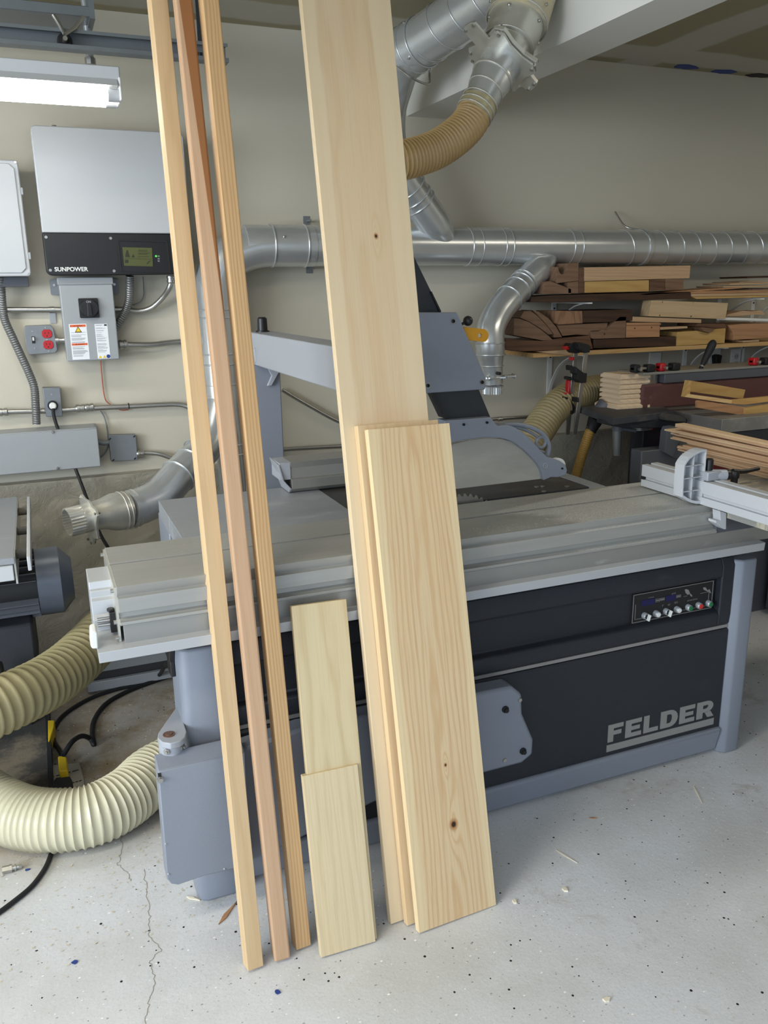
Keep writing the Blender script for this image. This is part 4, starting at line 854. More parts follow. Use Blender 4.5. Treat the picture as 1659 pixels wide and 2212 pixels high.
conduit('grey_wire', 'thin grey wire curling beside the armoured cable under inverter', k2([(1025,125,.03),(1030,200,.02),(1030,260,.02),(1005,305,.02),(950,330,.02)]), .0022, 'boxdk', 'wire')
conduit('grey_wire', 'thin grey wire drooping behind the square junction box', k2([(720,1085,.01),(750,1140,.01),(770,1230,.01),(775,1330,.01),(750,1390,.01),(722,1420,.01)]), .0025, 'boxdk', 'wire')
def armoured(label, pts, r):
    P = [aY(x, y, WY-o) for x, y, o in k2(pts)]; o = build('armoured_cable', hose(P, r, .0085, .10, 16), M['arm'], smooth=50); return tag(o, label, 'cable')
armoured('long armoured metal cable curving down to the wireway', [(5,130,.07),(10,250,.06),(30,420,.04),(90,560,.04),(150,690,.04),(205,810,.04),(245,920,.05),(255,1050,.065),(262,1185,.07)], .0145)
armoured('short armoured metal cable running from inverter behind the disconnect box', [(930,120,.10),(930,200,.09),(925,290,.07),(900,370,.05),(860,440,.04),(820,500,.03)], .0145)
# red outlets in a steel box
ob = thing('outlet_box', 'square steel box with two red outlets and a toggle switch', 'outlet', onwall(86,765))
bx = [onwall(x/3.318, 560+y/3.318, .04) for x, y in [(180,478),(360,470),(385,500),(412,650),(395,672),(210,685),(195,660),(170,510)]]
bxo = build('box', MB().prism(bx, (0,.04,0)), M['boxdk'], ob, bevel=.002)
for x, y in ((336,534),(346,613)):
    p = onwall(x/3.318, 560+y/3.318, .04); ro = build('outlet', MB().prism([p+Vector((.0175*cx_, 0, .0155*cz_)) for cx_, cz_ in [(-.6,1),(.6,1),(1,.5),(1,-.5),(.6,-1),(-.6,-1),(-1,-.5),(-1,.5)]], (0,-.004,0)), M['red'], ob, bevel=.001)
    each('outlet_slot', MB().box(p.x-.0075,p.x-.0055,p.y-.0045,p.y-.003,p.z-.001,p.z+.007).box(p.x+.0045,p.x+.0065,p.y-.0045,p.y-.003,p.z-.001,p.z+.007).cyl((p.x-.0005,p.y-.003,p.z-.008),(p.x-.0005,p.y-.0045,p.z-.008),.0025,10), M['blk'], ro, smooth=0)
p = onwall(240/3.318, 560+578/3.318, .04); sw_ = build('toggle_plate', MB().box(p.x-.006,p.x+.006,p.y-.001,p.y,p.z-.013,p.z+.013), M['blk'], ob, smooth=0); build('toggle', MB().obox(p+Vector((0,-.008,.004)), (.0035,0,0), (0,.008,.003), (0,-.002,.004)), M['white'], ob, bevel=.001)
for x, y in ((326,490),(337,576),(349,658),(232,517),(248,638)): build('screw', MB().lathe(onwall(x/3.318,560+y/3.318,.04), (0,-1,0), [(0,.0035),(.002,.003)], 10), M['zinc'], ob)
c_ = onwall(432/3.318, 560+580/3.318, .03); build('connector', MB().lathe(c_-Vector((.018,0,0)), (1,0,0), [(0,.013),(.012,.013),(.013,.010),(.026,.010),(.036,.012)], 14), M['zinc'], ob)
# plug outlet
po = thing('plug_outlet', 'galvanised single outlet box with white plug pushed in', 'outlet', onwall(113,900))
O4 = [onwall(x/3.318, 560+y/3.318, .06) for x, y in [(303,924),(432,921),(450,1128),(330,1130)]]
build('box', MB().prism(O4, (0,.055,0)), M['boxdk'], po, bevel=.003)
p = onwall(378/3.318, 560+1048/3.318, .06); plg = build('socket', MB().cyl(p, p+Vector((0,-.004,0)), .019, 24), M['rubber'], po)
build('plug', MB().lathe(p+Vector((0,-.003,0)), (0,-1,0), [(0,.013),(.018,.013),(.022,.009)], 20), M['white'], po)
build('screw', MB().lathe(onwall(370/3.318,560+968/3.318,.06), (0,-1,0), [(0,.003),(.002,.003)], 10), M['zinc'], po)
tag(build('power_cord', MB().tube(spline([p+Vector((0,-.02,-.008)), aY(388/3.318,560+1130/3.318,3.42), aY(425/3.318,560+1240/3.318,3.41), aY(500/3.318,560+1400/3.318,3.40), aY(560/3.318,560+1550/3.318,3.38), aY(630/3.318,560+1735/3.318,3.36), aY(215,1150,3.32), aY(240,1195,3.3), aY(270,1260,3.28), aY(300,1330,3.2)], 10), .0065, 12), M['rubber'], smooth=60), 'black power cord hanging from the wall outlet behind the blast gate', 'cord')
# junction box, wireway, enclosure at the left
jb = thing('junction_box', 'flat square galvanised junction box beside the wireway', 'junction box', onwall(267,995))
J = [onwall(x/3.318, 560+y/3.318, .04) for x, y in [(776,1262),(974,1258),(988,1440),(797,1450)]]
build('box', MB().prism(J, (0,.035,0)), M['boxdk'], jb, bevel=.002)
for x, y in ((788,1288),(962,1270),(968,1428),(812,1440)): build('corner_slot', MB().obox(onwall(x/3.318,560+y/3.318,.0405), (.004,0,.003), (0,.0012,0), (-.0015,0,.002)), M['blk'], jb, smooth=0)
ww_ = thing('wireway', 'long grey wireway trough low on the wall at left', 'wireway', onwall(60,1020))
Yw = 3.38; xr = aY(213,960,Yw).x; zt = aY(100,931,Yw).z; zb = aY(100,1017,Yw).z
build('trough', MB().box(-.75,xr,Yw+.006,WY,zb,zt), M['box'], ww_, bevel=.002); build('cover', MB().box(-.75,xr,Yw,Yw+.008,zb-.002,zt-.004), M['box'], ww_, bevel=.003)
for x, y in ((378,1237),(672,1188),(412,1497)): build('cover_screw', MB().lathe(aY(x/3.318,560+y/3.318,Yw), (0,-1,0), [(0,.005),(.006,.005),(.008,.003)], 12), M['zinc'], ww_)
en = thing('enclosure', 'pale grey plastic enclosure cut off by the left frame edge', 'box', onwall(20,600))
Ye = 3.34; xr = aY(66,580,Ye).x; zt = aY(10,345,Ye).z; zb = aY(30,597,Ye).z
build('case', MB().box(-.5,xr-.012,Ye+.02,WY,zb+.01,zt-.01), M['box'], en, bevel=.004)
build('door', MB().prism(rrect(-.5,xr,zb,zt,.012,Ye), (0,.022,0)), M['box_lt'], en, smooth=30, bevel=.004); build('door_panel', MB().prism([Vector((x,Ye,z)) for x, z in ((-.49,zb+.012),(xr-.03,zb+.012),(xr-.014,zb+.028),(xr-.014,zt-.028),(xr-.03,zt-.012),(-.49,zt-.012))], (0,-.006,0)), M['box_lt'], en, smooth=0, bevel=.002)
for z in (zb+.07, zt-.10): build('hinge', MB().box(xr-.002,xr+.006,Ye+.001,Ye+.02,z-.012,z+.012), M['box'], en, bevel=.001)
for z in (zb+.007, zt-.007): build('screw', MB().lathe((xr-.008,Ye,z), (0,-1,0), [(0,.005),(.003,.004)], 12), M['zinc'], en)
p = aY(62,612,3.42); build('mounting_rail', MB().box(-.4,p.x,3.42,WY,p.z-.012,zb), M['machine'], en, bevel=.001)

# ---------------------------------------------------------------- ceiling things at the left
lf = thing('shop_light', 'fluorescent style shop light fixture with bright white tubes', 'light', aY(0,220,2.6)+Vector((-.3,0,0)))
YL = 2.6; zt = aY(130,133,YL).z; zc = aY(130,153,YL).z; xr = aY(259,160,YL).x
z3 = aY(130,176,YL).z; z4 = aY(130,212,YL).z
build('housing', MB().box(-1.0,xr,YL,YL+.12,z3,zt), M['box_lt'], lf, bevel=.003)
build('reflector', MB().prism([(-1.0,YL-.02,z3-.004),(-1.0,YL+.0,z3+.016),(-1.0,YL+.12,z3+.016),(-1.0,YL+.14,z3-.004)], (1.0+xr-.01,0,0)), M['box_lt'], lf, smooth=0)
zt_ = (z3+z4)/2-.002
for y_ in (YL+.015, YL+.095):
    build('tube', MB().cyl((-.98,y_,zt_),(xr-.035,y_,zt_),.0165,20), M['tube'], lf); build('tube_cap', MB().cyl((xr-.036,y_,zt_),(xr-.004,y_,zt_),.0168,20), M['box_lt'], lf)
build('socket_plate', MB().box(xr-.006,xr,YL-.01,YL+.12,z4+.004,z3+.02), M['white'], lf, bevel=.002)
for x_ in (-.85, -.45): build('hanger_rod', MB().cyl((x_,YL+.06,zt),(x_,YL+.06,2.486),.004,8), M['zinc'], lf)
tk = thing('door_track', 'grey steel overhead door track with hanging strap', 'track', (.2,3.0,2.22))
zt, zb, xr = 2.278, 2.222, aY(490,118,3.0).x
build('channel', MB().prism([(-1.2,2.98,zt),(-1.2,2.98,zt-.010),(-1.2,2.984,zt-.004),(-1.2,3.018,zt-.004),(-1.2,3.018,zb+.004),(-1.2,2.980,zb+.004),(-1.2,2.974,zb+.012),(-1.2,2.974,zb),(-1.2,3.022,zb),(-1.2,3.022,zt)], (1.2+xr,0,0)), M['steelrail'], tk, smooth=0)
pa = aY(437,90,3.0); ang = build('strap_angle', MB().box(pa.x-.014,pa.x+.022,3.0,3.004,zt-.002,2.486), M['dark'], tk, smooth=0)
for i in range(5): build('punched_hole', MB().cyl((pa.x+.008,2.9995,zt+.025+i*.042),(pa.x+.008,2.9985,zt+.025+i*.042),.008,14), M['box_lt'], ang)
for x, y in crop(360,0,4.88,[(330,555),(372,560)]): p = aY(x,y,3.0); build('channel_slot', MB().box(p.x-.004,p.x+.004,3.015,3.018,p.z-.005,p.z+.006), M['blk'], tk, smooth=0)
dp = thing('overhead_door', 'galvanised end of the raised overhead door with roller', 'door', (-.2,3.05,2.35))
u0, u1, u2, u3 = aY(-160,20,3.0), aY(202,38,3.0), aY(212,-40,3.0), aY(-160,-60,3.0)
build('door_panel', MB().box(-1.2,u1.x,3.0,3.3,u1.z,u1.z+.03), M['steelrail'], dp, bevel=.002)
build('end_stile', MB().box(u1.x-.012,u1.x+.004,2.99,3.3,u1.z-.006,u1.z+.07), M['steelrail'], dp, smooth=0)
rc_ = aY(140,88,2.99)
build('roller', MB().cyl(rc_+Vector((0,.0,0)), rc_+Vector((0,.02,0)), .022, 24), M['rubber'], dp, bevel=.003); build('roller_stem', MB().cyl(rc_+Vector((0,-.03,.0)), rc_+Vector((0,0,0)), .007, 12), M['zinc'], dp)
s1, s2 = aY(115,32,2.98), aY(180,35,2.98)
for i, s_p in enumerate((s1, s2)): build('roller_strut', MB().tube([s_p, (s_p+rc_)/2+Vector((.004,-.012,0)), rc_+Vector((0,-.028,.01))], .006, 10), M['zinc'], dp)
pp = thing('steel_post', 'thin vertical steel pipe behind the overhead track', 'pipe', aY(193,135,3.1))
p = aY(190,80,3.1); zb_ = aY(195,137,3.1).z; build('pipe', MB().cyl((p.x,3.1,zb_),(p.x,3.1,2.486),.012,16), M['galv'], pp); build('end_fitting', MB().cyl((p.x,3.1,zb_-.004),(p.x,3.1,zb_+.016),.017,8), M['zinc'], pp)
# clips on wall and ceiling
for x, y, l in ((662,478,'small steel pipe clip on the wall above the left duct coupling'),(668,580,'small steel pipe clip on the wall below the left duct coupling')):
    p = onwall(x, y); tag(build('pipe_clip', MB().box(p.x-.014,p.x+.012,WY-.004,WY,p.z-.02,p.z+.02).box(p.x-.003,p.x+.003,WY-.06,WY-.004,p.z-.004,p.z+.004), M['boxdk'], smooth=0), l, 'clip')
for x, y, k_, l in ((1483,144,'blue','blue outlet patch on ceiling, nearest the beam'),(1562,154,'blue','blue outlet patch on ceiling, second from the beam'),(1640,162,'rubber','torn dark hole patch in ceiling at right edge')):
    p = aZ(x, y, 2.485); r = random.Random(x); n = 14
    P = [p+Vector((.075*math.cos(2*math.pi*i/n)*r.uniform(.75,1.1), .035*math.sin(2*math.pi*i/n)*r.uniform(.7,1.2), -.001)) for i in range(n)]
    o = build('ceiling_patch', MB().prism(P, (0,0,-.002)), M[k_], smooth=0); tag(o, l, 'patch')


# ---------------------------------------------------------------- lumber shelf on the right
YS = 3.2
c8 = lambda pts: crop(1080, 540, 2.865, pts)
zs = 1.213
tag(build('wall_shelf', MB().box(2.03,4.9,YS,WY,zs-.019,zs), wood('shelf_pine',(196,160,108),(170,128,80),'X',A=60,B=.8,off=.3)), 'long plain wooden shelf board on white brackets', 'shelf')
brk = None
def bracket(x, ztop, label):
    t = thing('shelf_bracket', label, 'bracket', (x, WY, ztop-.25), 'white shelf brackets')
    build('wall_leg', MB().prism(rrect(x-.012,x+.012,ztop-.25,ztop-.004,.011,WY-.006,cs=(0,0,1,1)), (0,.006,0)), M['white'], t, smooth=30)
    build('arm', MB().box(x-.012,x+.012,WY-.29,WY,ztop-.006,ztop), M['white'], t)
    P = spline([(x,WY-.006,ztop-.225),(x,WY-.03,ztop-.15),(x,WY-.09,ztop-.07),(x,WY-.17,ztop-.025),(x,WY-.25,ztop-.007)],6)
    b = MB(); vs = []
    for p in P: vs += [p+Vector((-.008,0,0)), p+Vector((.008,0,0)), p+Vector((.008,.003,.005)), p+Vector((-.008,.003,.005))]
    b.add(vs, [(4*i+k, 4*i+(k+1)%4, 4*i+4+(k+1)%4, 4*i+4+k) for i in range(len(P)-1) for k in range(4)])
    build('curved_brace', b, M['white'], t, smooth=50)
    for z in (ztop-.03, ztop-.235): build('screw', MB().cyl((x,WY-.006,z),(x,WY-.009,z),.004,10), M['screw'], t)
bx0 = aY(1187,820,WY-.006).x; bx1 = aY(1478,798,WY-.006).x; bx2 = aY(1603,780,WY-.006).x
bracket(bx0, zs-.019, 'white curved shelf bracket under lower shelf, just left of the bar clamps')
bracket(bx1, zs-.019, 'white curved shelf bracket under lower shelf, left of the black machine handle')
bracket(bx2, zs-.019, 'white curved shelf bracket under lower shelf, nearest the right frame edge')
zu = aY(*c8([(400,326)])[0], YS).z-.002
for x, l in ((aY(1196,660,WY).x,'white curved shelf bracket under upper lumber, beside the elbowed duct'),(aY(1553,648,WY).x,'white curved shelf bracket under upper lumber, behind the light plywood board'),(aY(1626,652,WY).x,'white curved shelf bracket under upper lumber, at the right frame edge')): bracket(x, zu, l)
WAL = wood('walnut', (104,76,58), (66,46,36), 'X', A=70, B=1.5, ring=.45, off=.1)
WALL_ = wood('light_walnut', (126,100,80), (96,73,56), 'X', A=60, B=1.5, ring=.4, off=.06)
WALE = wood('walnut_end_grain', (150,116,90), (98,72,56), 'Z', A=50, B=12, ring=.5, off=.02)
DKW = wood('dark_rough_walnut', (72,52,40), (44,31,25), 'X', A=50, B=2, ring=.5, off=.1)
MPL = wood('maple_offcut', (190,160,126), (164,132,98), 'X', A=110, B=1, ring=.35, off=.1)
PIN = wood('yellow_pine', (190,156,98), (164,124,70), 'X', A=40, B=3, ring=.4, off=.03)
CHE = wood('cherry_offcut', (176,134,98), (144,102,72), 'X', A=60, B=2, ring=.4, off=.05)
PLY = wood('pale_plywood', (196,172,136), (176,148,110), 'X', A=30, B=2, ring=.35, off=.02)
def blk(name, label, pts, m, d=.2, Y=YS, holes=(), cat='wood', grp='offcuts on the lumber shelf', bev=.0012):
    P = [aY(x, y, Y) for x, y in c8(pts)]
    HH = []
    for hx_, hy, hr in holes: HH.append([aY(*c8([(hx_+hr*math.cos(a), hy+hr*math.sin(a))])[0], Y) for a in [2*math.pi*i/10 for i in range(10)]])
    b = MB().prism(P, (0, d, 0), holes=HH) if HH else MB().prism(P, (0, d, 0))
    return tag(build(name, b, m, smooth=0, bevel=bev), label, cat, grp)
blk('walnut_block','walnut offcut with a scooped notch at top left of the upper pile',[(350,150),(349,104),(362,106),(366,132),(378,150),(396,150),(408,132),(416,100),(422,81),(487,81),(487,190),(352,206)],WALL_,.12)
blk('walnut_block','narrow walnut offcut beneath the notched walnut block',[(422,200),(486,193),(487,268),(422,268)],WALL_,.12)
blk('walnut_block','upright walnut piece between notched block and long pale board',[(489,108),(520,110),(520,266),(489,268)],WAL,.18)
blk('walnut_wedge','tapered walnut wedge left of the upper lumber pile',[(280,198),(310,192),(442,242),(441,272),(352,273),(262,272)],WALL_,.14)
blk('maple_board','long pale board topmost on the upper lumber pile',[(522,108),(1180,96),(1173,175),(922,182),(522,193)],MPL,.14)
blk('pine_board','yellow pine board under the long pale board',[(526,196),(923,186),(922,256),(524,265)],PIN,.16)
blk('walnut_block','dark walnut block right of the yellow pine board',[(927,186),(1022,180),(1022,248),(927,251)],WAL,.16)
blk('walnut_block','lighter walnut block at right end of the upper pile',[(1024,180),(1120,180),(1137,183),(1136,246),(1024,248)],WALL_,.14)
blk('walnut_plank','long dark rough plank under the whole upper pile',[(195,290),(325,281),(860,266),(1178,256),(1178,302),(860,312),(325,325),(190,322)],DKW,.26)
for i, (pts, m, l) in enumerate([([(860,273),(1380,235),(1500,232),(1500,237),(1385,243),(905,278)],CHE,'long thin strip bending left over the dark plank'),
 ([(1380,224),(1700,217),(1700,226),(1385,233)],MPL,'thin maple strip under the topmost strips at right'),([(1420,206),(1700,197),(1700,207),(1425,216)],MPL,'thin pale strip second from top of the right strip pile'),
 ([(1480,197),(1640,190),(1640,194),(1484,202)],MPL,'short thin strip lying on the right strip pile'),([(1525,165),(1700,158),(1700,170),(1535,175)],DKW,'dark thin strip topmost at the right frame edge'),
 ([(1182,256),(1700,248),(1700,262),(1182,270)],CHE,'brown board upper of the right strip pile'),([(1184,272),(1700,264),(1700,278),(1186,288)],MPL,'pale board in the middle of right strip pile'),([(1190,290),(1700,280),(1700,290),(1218,303)],PIN,'yellow board lowest of the right strip pile'),
 ([(1560,238),(1700,234),(1700,244),(1560,246)],WAL,'dark strip sandwiched in the right strip pile')]):
    blk('thin_strip', l, pts, m, .18, grp='thin strips on the upper shelf', bev=0)
blk('walnut_block','dark topped walnut block with a lighter front, lower shelf left',[(345,376),(510,378),(512,453),(360,462),(345,452)],WALE,.16)
blk('walnut_board','dark walnut board right of the block, lower shelf',[(514,376),(820,368),(820,436),(670,446),(514,450)],DKW,.2)
blk('curved_offcut','curved walnut offcut lowest in front at left end of lower shelf',[(86,440),(88,423),(118,424),(180,446),(250,490),(300,530),(328,556),(266,560),(86,528)],WALL_,.08)
blk('curved_offcut','curved walnut offcut standing behind the lowest curved one',[(125,420),(150,378),(190,376),(235,410),(290,468),(330,522),(300,524),(250,486),(182,444)],WALL_,.10,YS+.01)
blk('curved_offcut','curved walnut offcut rightmost of the three curved ones',[(200,372),(240,382),(300,422),(350,478),(385,540),(332,543),(334,522),(292,466),(240,410)],WALL_,.10,YS+.01)
blk('walnut_board','medium walnut board behind the stepped walnut block',[(352,464),(512,456),(668,450),(662,478),(655,496),(562,502),(560,528),(470,524),(388,532)],WALL_,.14,YS+.012)
blk('walnut_beam','thick dark walnut beam with pale end at bottom left of shelf',[(36,548),(130,557),(262,563),(386,546),(556,530),(562,556),(576,612),(415,616),(128,628),(36,614)],WAL,.24)
blk('maple_stub','pale board end poking out under the thick walnut beam',[(225,630),(415,618),(440,618),(440,648),(415,652)],MPL,.12,YS-.01)
blk('stepped_block','stepped light walnut block with a small hole',[(561,506),(622,503),(625,494),(662,494),(666,484),(680,470),(742,412),(782,412),(776,545),(580,550),(562,545)],WALL_,.12,YS,[(648,521,5)])
blk('walnut_board','greyish dark board flat on shelf under stepped block',[(580,554),(990,542),(992,536),(1086,534),(1088,594),(580,608)],DKW,.24)
blk('cherry_block','cherry block with two drilled holes',[(783,468),(990,466),(988,538),(781,543)],CHE,.12,YS,[(836,485,5),(940,480,5)])
blk('thin_offcut','thin ragged offcut lying on the drilled cherry block',[(784,450),(985,449),(1000,458),(990,464),(784,466)],CHE,.1,bev=0)
blk('plywood_board','pale plywood board with screw holes, topmost of the lower pile',[(938,312),(1412,328),(1396,426),(1372,427),(918,410)],PLY,.06,YS,[(1007,323,4),(1198,328,3),(990,405,5),(1184,412,6)])
blk('maple_board','maple board with pencil marks under the plywood board',[(822,412),(1247,430),(1246,452),(1000,448),(820,444)],MPL,.1)
blk('pine_block','big yellowish pine block under the dark offcuts',[(1098,508),(1220,500),(1290,514),(1336,488),(1398,484),(1390,576),(1092,594)],PIN,.2)
blk('thin_strip','thin pale strip left of the pine block',[(992,478),(1160,472),(1160,484),(992,494)],MPL,.1,grp=None,bev=0)
blk('walnut_offcut','wedge shaped dark walnut offcut on top of the pine block',[(1222,456),(1392,456),(1407,482),(1340,486),(1222,474)],WAL,.14)
blk('walnut_offcut','small dark walnut offcut poking out over the pine block',[(1242,478),(1336,487),(1300,512),(1262,504)],WALL_,.06,YS-.02)
blk('live_edge_board','thick live edge board at right end of the lower shelf',[(1412,466),(1500,458),(1700,452),(1700,540),(1447,558),(1440,510)],CHE,.2)
blk('spacer','small pale spacer under the live edge board',[(1503,561),(1604,556),(1604,568),(1506,572)],MPL,.12)
b = MB(); a_, b_ = aY(*c8([(1350,425)])[0], YS+.02), aY(*c8([(1700,436)])[0], YS+.02); tag(build('dowel', b.cyl(a_, b_, .008, 14), M['white']), 'white round dowel resting above the live edge board', 'dowel')
blk('crumpled_bag','crumpled tan paper bag scrap right of the plywood board',[(1402,412),(1410,398),(1470,385),(1500,376),(1560,380),(1610,374),(1640,390),(1632,402),(1560,400),(1480,410)],MPL,.1,YS+.03)
# switch plates
def plate(x, y, w, h, label, kind):
    p = onwall(x, y); t = thing('wall_plate', label, 'wall plate', (p.x, WY, p.z-h/2), 'wall plates under the shelf')
    build('cover', MB().box(p.x-w/2,p.x+w/2,WY-.006,WY,p.z-h/2,p.z+h/2), M['white'], t, bevel=.002)
    if kind == 'switch': build('toggle', MB().obox((p.x,WY-.012,p.z-.004),(.005,0,0),(0,.009,.003),(0,-.003,.006)), M['white'], t)
    if kind == 'outlet':
        for dz in (.02,-.02): build('outlet_face', MB().cyl((p.x,WY-.006,p.z+dz),(p.x,WY-.008,p.z+dz),.016,20), M['box_lt'], t)
        for dz in (.02,-.02): each('outlet_slot', MB().box(p.x-.007,p.x-.005,WY-.009,WY-.008,p.z+dz-.002,p.z+dz+.006).box(p.x+.005,p.x+.007,WY-.009,WY-.008,p.z+dz-.002,p.z+dz+.006), M['blk'], t, smooth=0)
    if kind == 'plug':
        build('black_plug', MB().prism([Vector((p.x-.005+a*.021, WY-.006, p.z-.012+c*.03)) for a, c in ((-1,.8),(0,1),(1,.8),(.7,-.6),(.4,-1),(-.4,-1),(-.7,-.6))], (0,-.035,0)), M['rubber'], t, bevel=.003)
plate(1413,788,.075,.125,'pale wall switch plate left of the black machine handle','switch')
plate(1543,772,.075,.12,'wall outlet with a black plug right of the machine handle','plug')
plate(1588,778,.075,.12,'empty duplex wall outlet right of the black plug','outlet')
# bar clamps hanging from the shelf
def clamp(pts, label, Y, redh):
    c5 = lambda q: crop(1180, 720, 6.9125, q)
    t = thing('bar_clamp', label, 'clamp', aY(*c5([pts['bar'][1]])[0], Y), 'bar clamps hanging from the shelf')
    a, c = [aY(x, y, Y) for x, y in c5(pts['bar'])]; d = (c-a).normalized(); sx = Vector((d.z,0,-d.x)).normalized()*.0105
    build('bar', MB().hexa([a-sx,a+sx,a+sx+Vector((0,.007,0)),a-sx+Vector((0,.007,0)),c-sx,c+sx,c+sx+Vector((0,.007,0)),c-sx+Vector((0,.007,0))]), M['zinc'], t, bevel=.001)
    for k_, nm, m_, dd, oy in (('head','fixed_jaw','rubber',.05,-.02),('slide','sliding_jaw','rubber',.045,-.018),('tip','jaw_tip','red',.03,-.01),('spindle','spindle','zinc',.012,0)):
        for poly in pts.get(k_, []): build(nm, MB().prism([aY(x, y, Y+oy) for x, y in c5(poly)], (0, dd, 0)), M[m_], t, bevel=.002)
    if redh:
        for poly in redh:
            P = [aY(x, y, Y) for x, y in c5(poly)]; build('grip', MB().prism(P, (0,.03,0)), M['red'], t, bevel=.005)
    return t
clamp(dict(bar=[(445,290),(320,1515)], head=[[(345,195),(385,150),(430,165),(515,210),(500,295),(430,300),(385,255)]], tip=[[(290,195),(345,190),(350,240),(310,250)],[(395,360),(420,355),(420,405),(392,405)]],
  slide=[[(245,940),(320,955),(415,1060),(440,1110),(405,1205),(330,1205),(290,1090),(245,1000)],[(375,490),(395,480),(400,545),(378,560)],[(345,660),(375,648),(382,700),(350,700)]], spindle=[[(245,1010),(270,1010),(265,1150),(240,1150)]]),
  'left bar clamp with red grip hanging from the shelf', 3.13, [[(245,885),(310,885),(330,870),(345,700),(380,700),(372,930),(330,965),(250,930)],[(195,1180),(285,1180),(270,1280),(240,1330),(190,1425),(168,1425)]])
clamp(dict(bar=[(600,290),(430,1505)], head=[[(480,155),(520,138),(620,165),(665,195),(650,285),(590,295),(500,240)]],
  slide=[[(445,500),(560,590),(612,600),(600,740),(520,745),(470,690),(475,620),(440,600)],[(465,965),(490,960),(490,1030),(465,1030)]], spindle=[[(560,620),(600,620),(600,650),(560,650)]]),
  'right bar clamp hanging next to the one with red grip', 3.09, None)
# edge sander
es = thing('edge_sander', 'edge sander with dark red belt, black tables and red base', 'sander', (2.9, 3.0, 0))
SB = 2.95
c1159 = lambda pts: crop(1159, 740, 3.318, pts)
build('sanding_belt', MB().box(aY(1388,850,SB).x,4.3,SB,SB+.16,.965,1.076), M['darkred'], es, bevel=.01)
z0, z1 = 1.076, 1.125
build('upper_frame', MB().box(aY(1385,820,SB).x+.12,4.3,SB-.01,SB+.16,z0+.002,z1-.006), M['machine'], es, bevel=.002); build('frame_cap', MB().box(aY(1385,820,SB).x,4.3,SB-.015,SB+.17,z1-.006,z1+.004), M['alu'], es, bevel=.001)
p = aY(1402,822,SB); build('idler_drum', MB().cyl((p.x+.03,SB+.07,z0),(p.x+.03,SB+.07,z1-.006),.06,32), M['zinc'], es)
hs = aY(1512,800,SB+.02); he = aY(1530,762,SB+.02)
hd = build('tracking_lever', MB().cyl(hs, hs+(he-hs)*.3, .009, 14), M['black'], es); dv = (he-hs)
build('lever_grip', MB().lathe(hs+dv*.25, dv, [(0,.009),(.02,.013),(.08,.018),(.105,.019),(.12,.014),(.126,.006)], 20), M['rubber'], hd)
build('grip_band', MB().cyl(hs+dv*.2, hs+dv*.27, .0115, 16), M['zinc'], hd)
build('main_table', MB().box(aZ(1456,886,.965).x,4.3,2.60,SB+.02,.905,.962), mat('dusty_sander_table',(128,126,122),.5,.3,.06,5,.1,300,(.45,.65,.6),(176,172,160)), es, bevel=.002)
sp_ = [aZ(x, y, .975) for x, y in ((1252,878),(1325,903),(1455,888),(1420,872),(1380,862))]
build('round_table', MB().prism(sp_, (0,0,-.03)), M['dusty'] if 0 else mat('dusty_black_table',(58,60,64),.6,0,.1,8,.2,200,(.5,.7,.6),(120,116,104)), es, smooth=0, bevel=.003)
pc = aZ(1385,905,.93); build('table_pivot', MB().cyl((pc.x,pc.y+.03,.90),(pc.x,pc.y+.03,.945),.055,32).cyl((pc.x,pc.y+.03,.885),(pc.x,pc.y+.03,.90),.075,32), M['zinc'], es)
pp_ = aZ(1335,905,.94); 
build('support_post', MB().tube([aY(1337,905,pp_.y), aY(1335,925,pp_.y), aY(1333,927,pp_.y), aY(1333,983,pp_.y)], [.018,.02,.020,.017], 18), mat('dusty_post',(112,112,110),.6,.2,.1,15), es, smooth=30)
pq = aY(1336,930,pp_.y); build('post_collar', MB().cyl(pq, pq+Vector((0,0,.03)), .028, 20), M['machine'], es); build('post_clamp', MB().cyl(pq+Vector((0,-.02,.01)), pq+Vector((.06,-.04,0)), .008, 12), M['machine'], es)
build('table_arm', MB().prism([aY(x, y, 2.80) for x, y in ((1320,912),(1440,905),(1490,905),(1490,925),(1440,925),(1352,925),(1320,920))], (0,.1,0)), M['dark'], es, smooth=0, bevel=.004)
build('pivot_block', MB().prism([aY(x, y, 2.76) for x, y in c1159([(925,530),(950,512),(1040,520),(1075,545),(1075,575),(930,560)])], (0,.05,0)), M['dusty'], es, bevel=.004)
build('black_fascia', MB().box(aZ(1456,886,.965).x-.0,4.3,2.605,2.70,.80,.904), M['dark'], es, bevel=.002)
rb_ = [aY(x, y, 2.82) for x, y in ((1490,925),(1700,905),(1700,1040),(1490,1040))]
build('red_base', MB().box(rb_[0].x,4.3,2.82,SB+.2,.30,.90), M['redbody'], es, bevel=.003)
build('grey_base', MB().box(rb_[0].x-.02,4.3,2.74,2.82,.0,.62), M['machine'], es, bevel=.003)
build('side_cabinet', MB().box(aY(1385,1000,2.72).x,rb_[0].x-.03,2.72,2.79,0,aY(1385,975,2.72).z), M['machine'], es, bevel=.004)
tk_ = build('tilt_bracket', MB().prism([aY(x, y, 2.70) for x, y in c1159([(935,640),(950,608),(1000,602),(1040,625),(1085,660),(1110,740),(1110,830),(990,830),(920,790)])], (0,.04,0)), M['machine'], es, smooth=0, bevel=.002)
pb = aY(*c1159([(1035,725)])[0], 2.70); build('clamp_bolt', MB().cyl(pb, pb+Vector((-.02,-.05,0)), .014, 14), M['dusty'], tk_)
build('rear_shade_body', MB().box(aY(1388,960,SB+.02).x,rb_[0].x-.02,SB+.02,3.06,0,.90), M['dark'], es, bevel=.004)  # dark body added to stand for the shade behind the sander
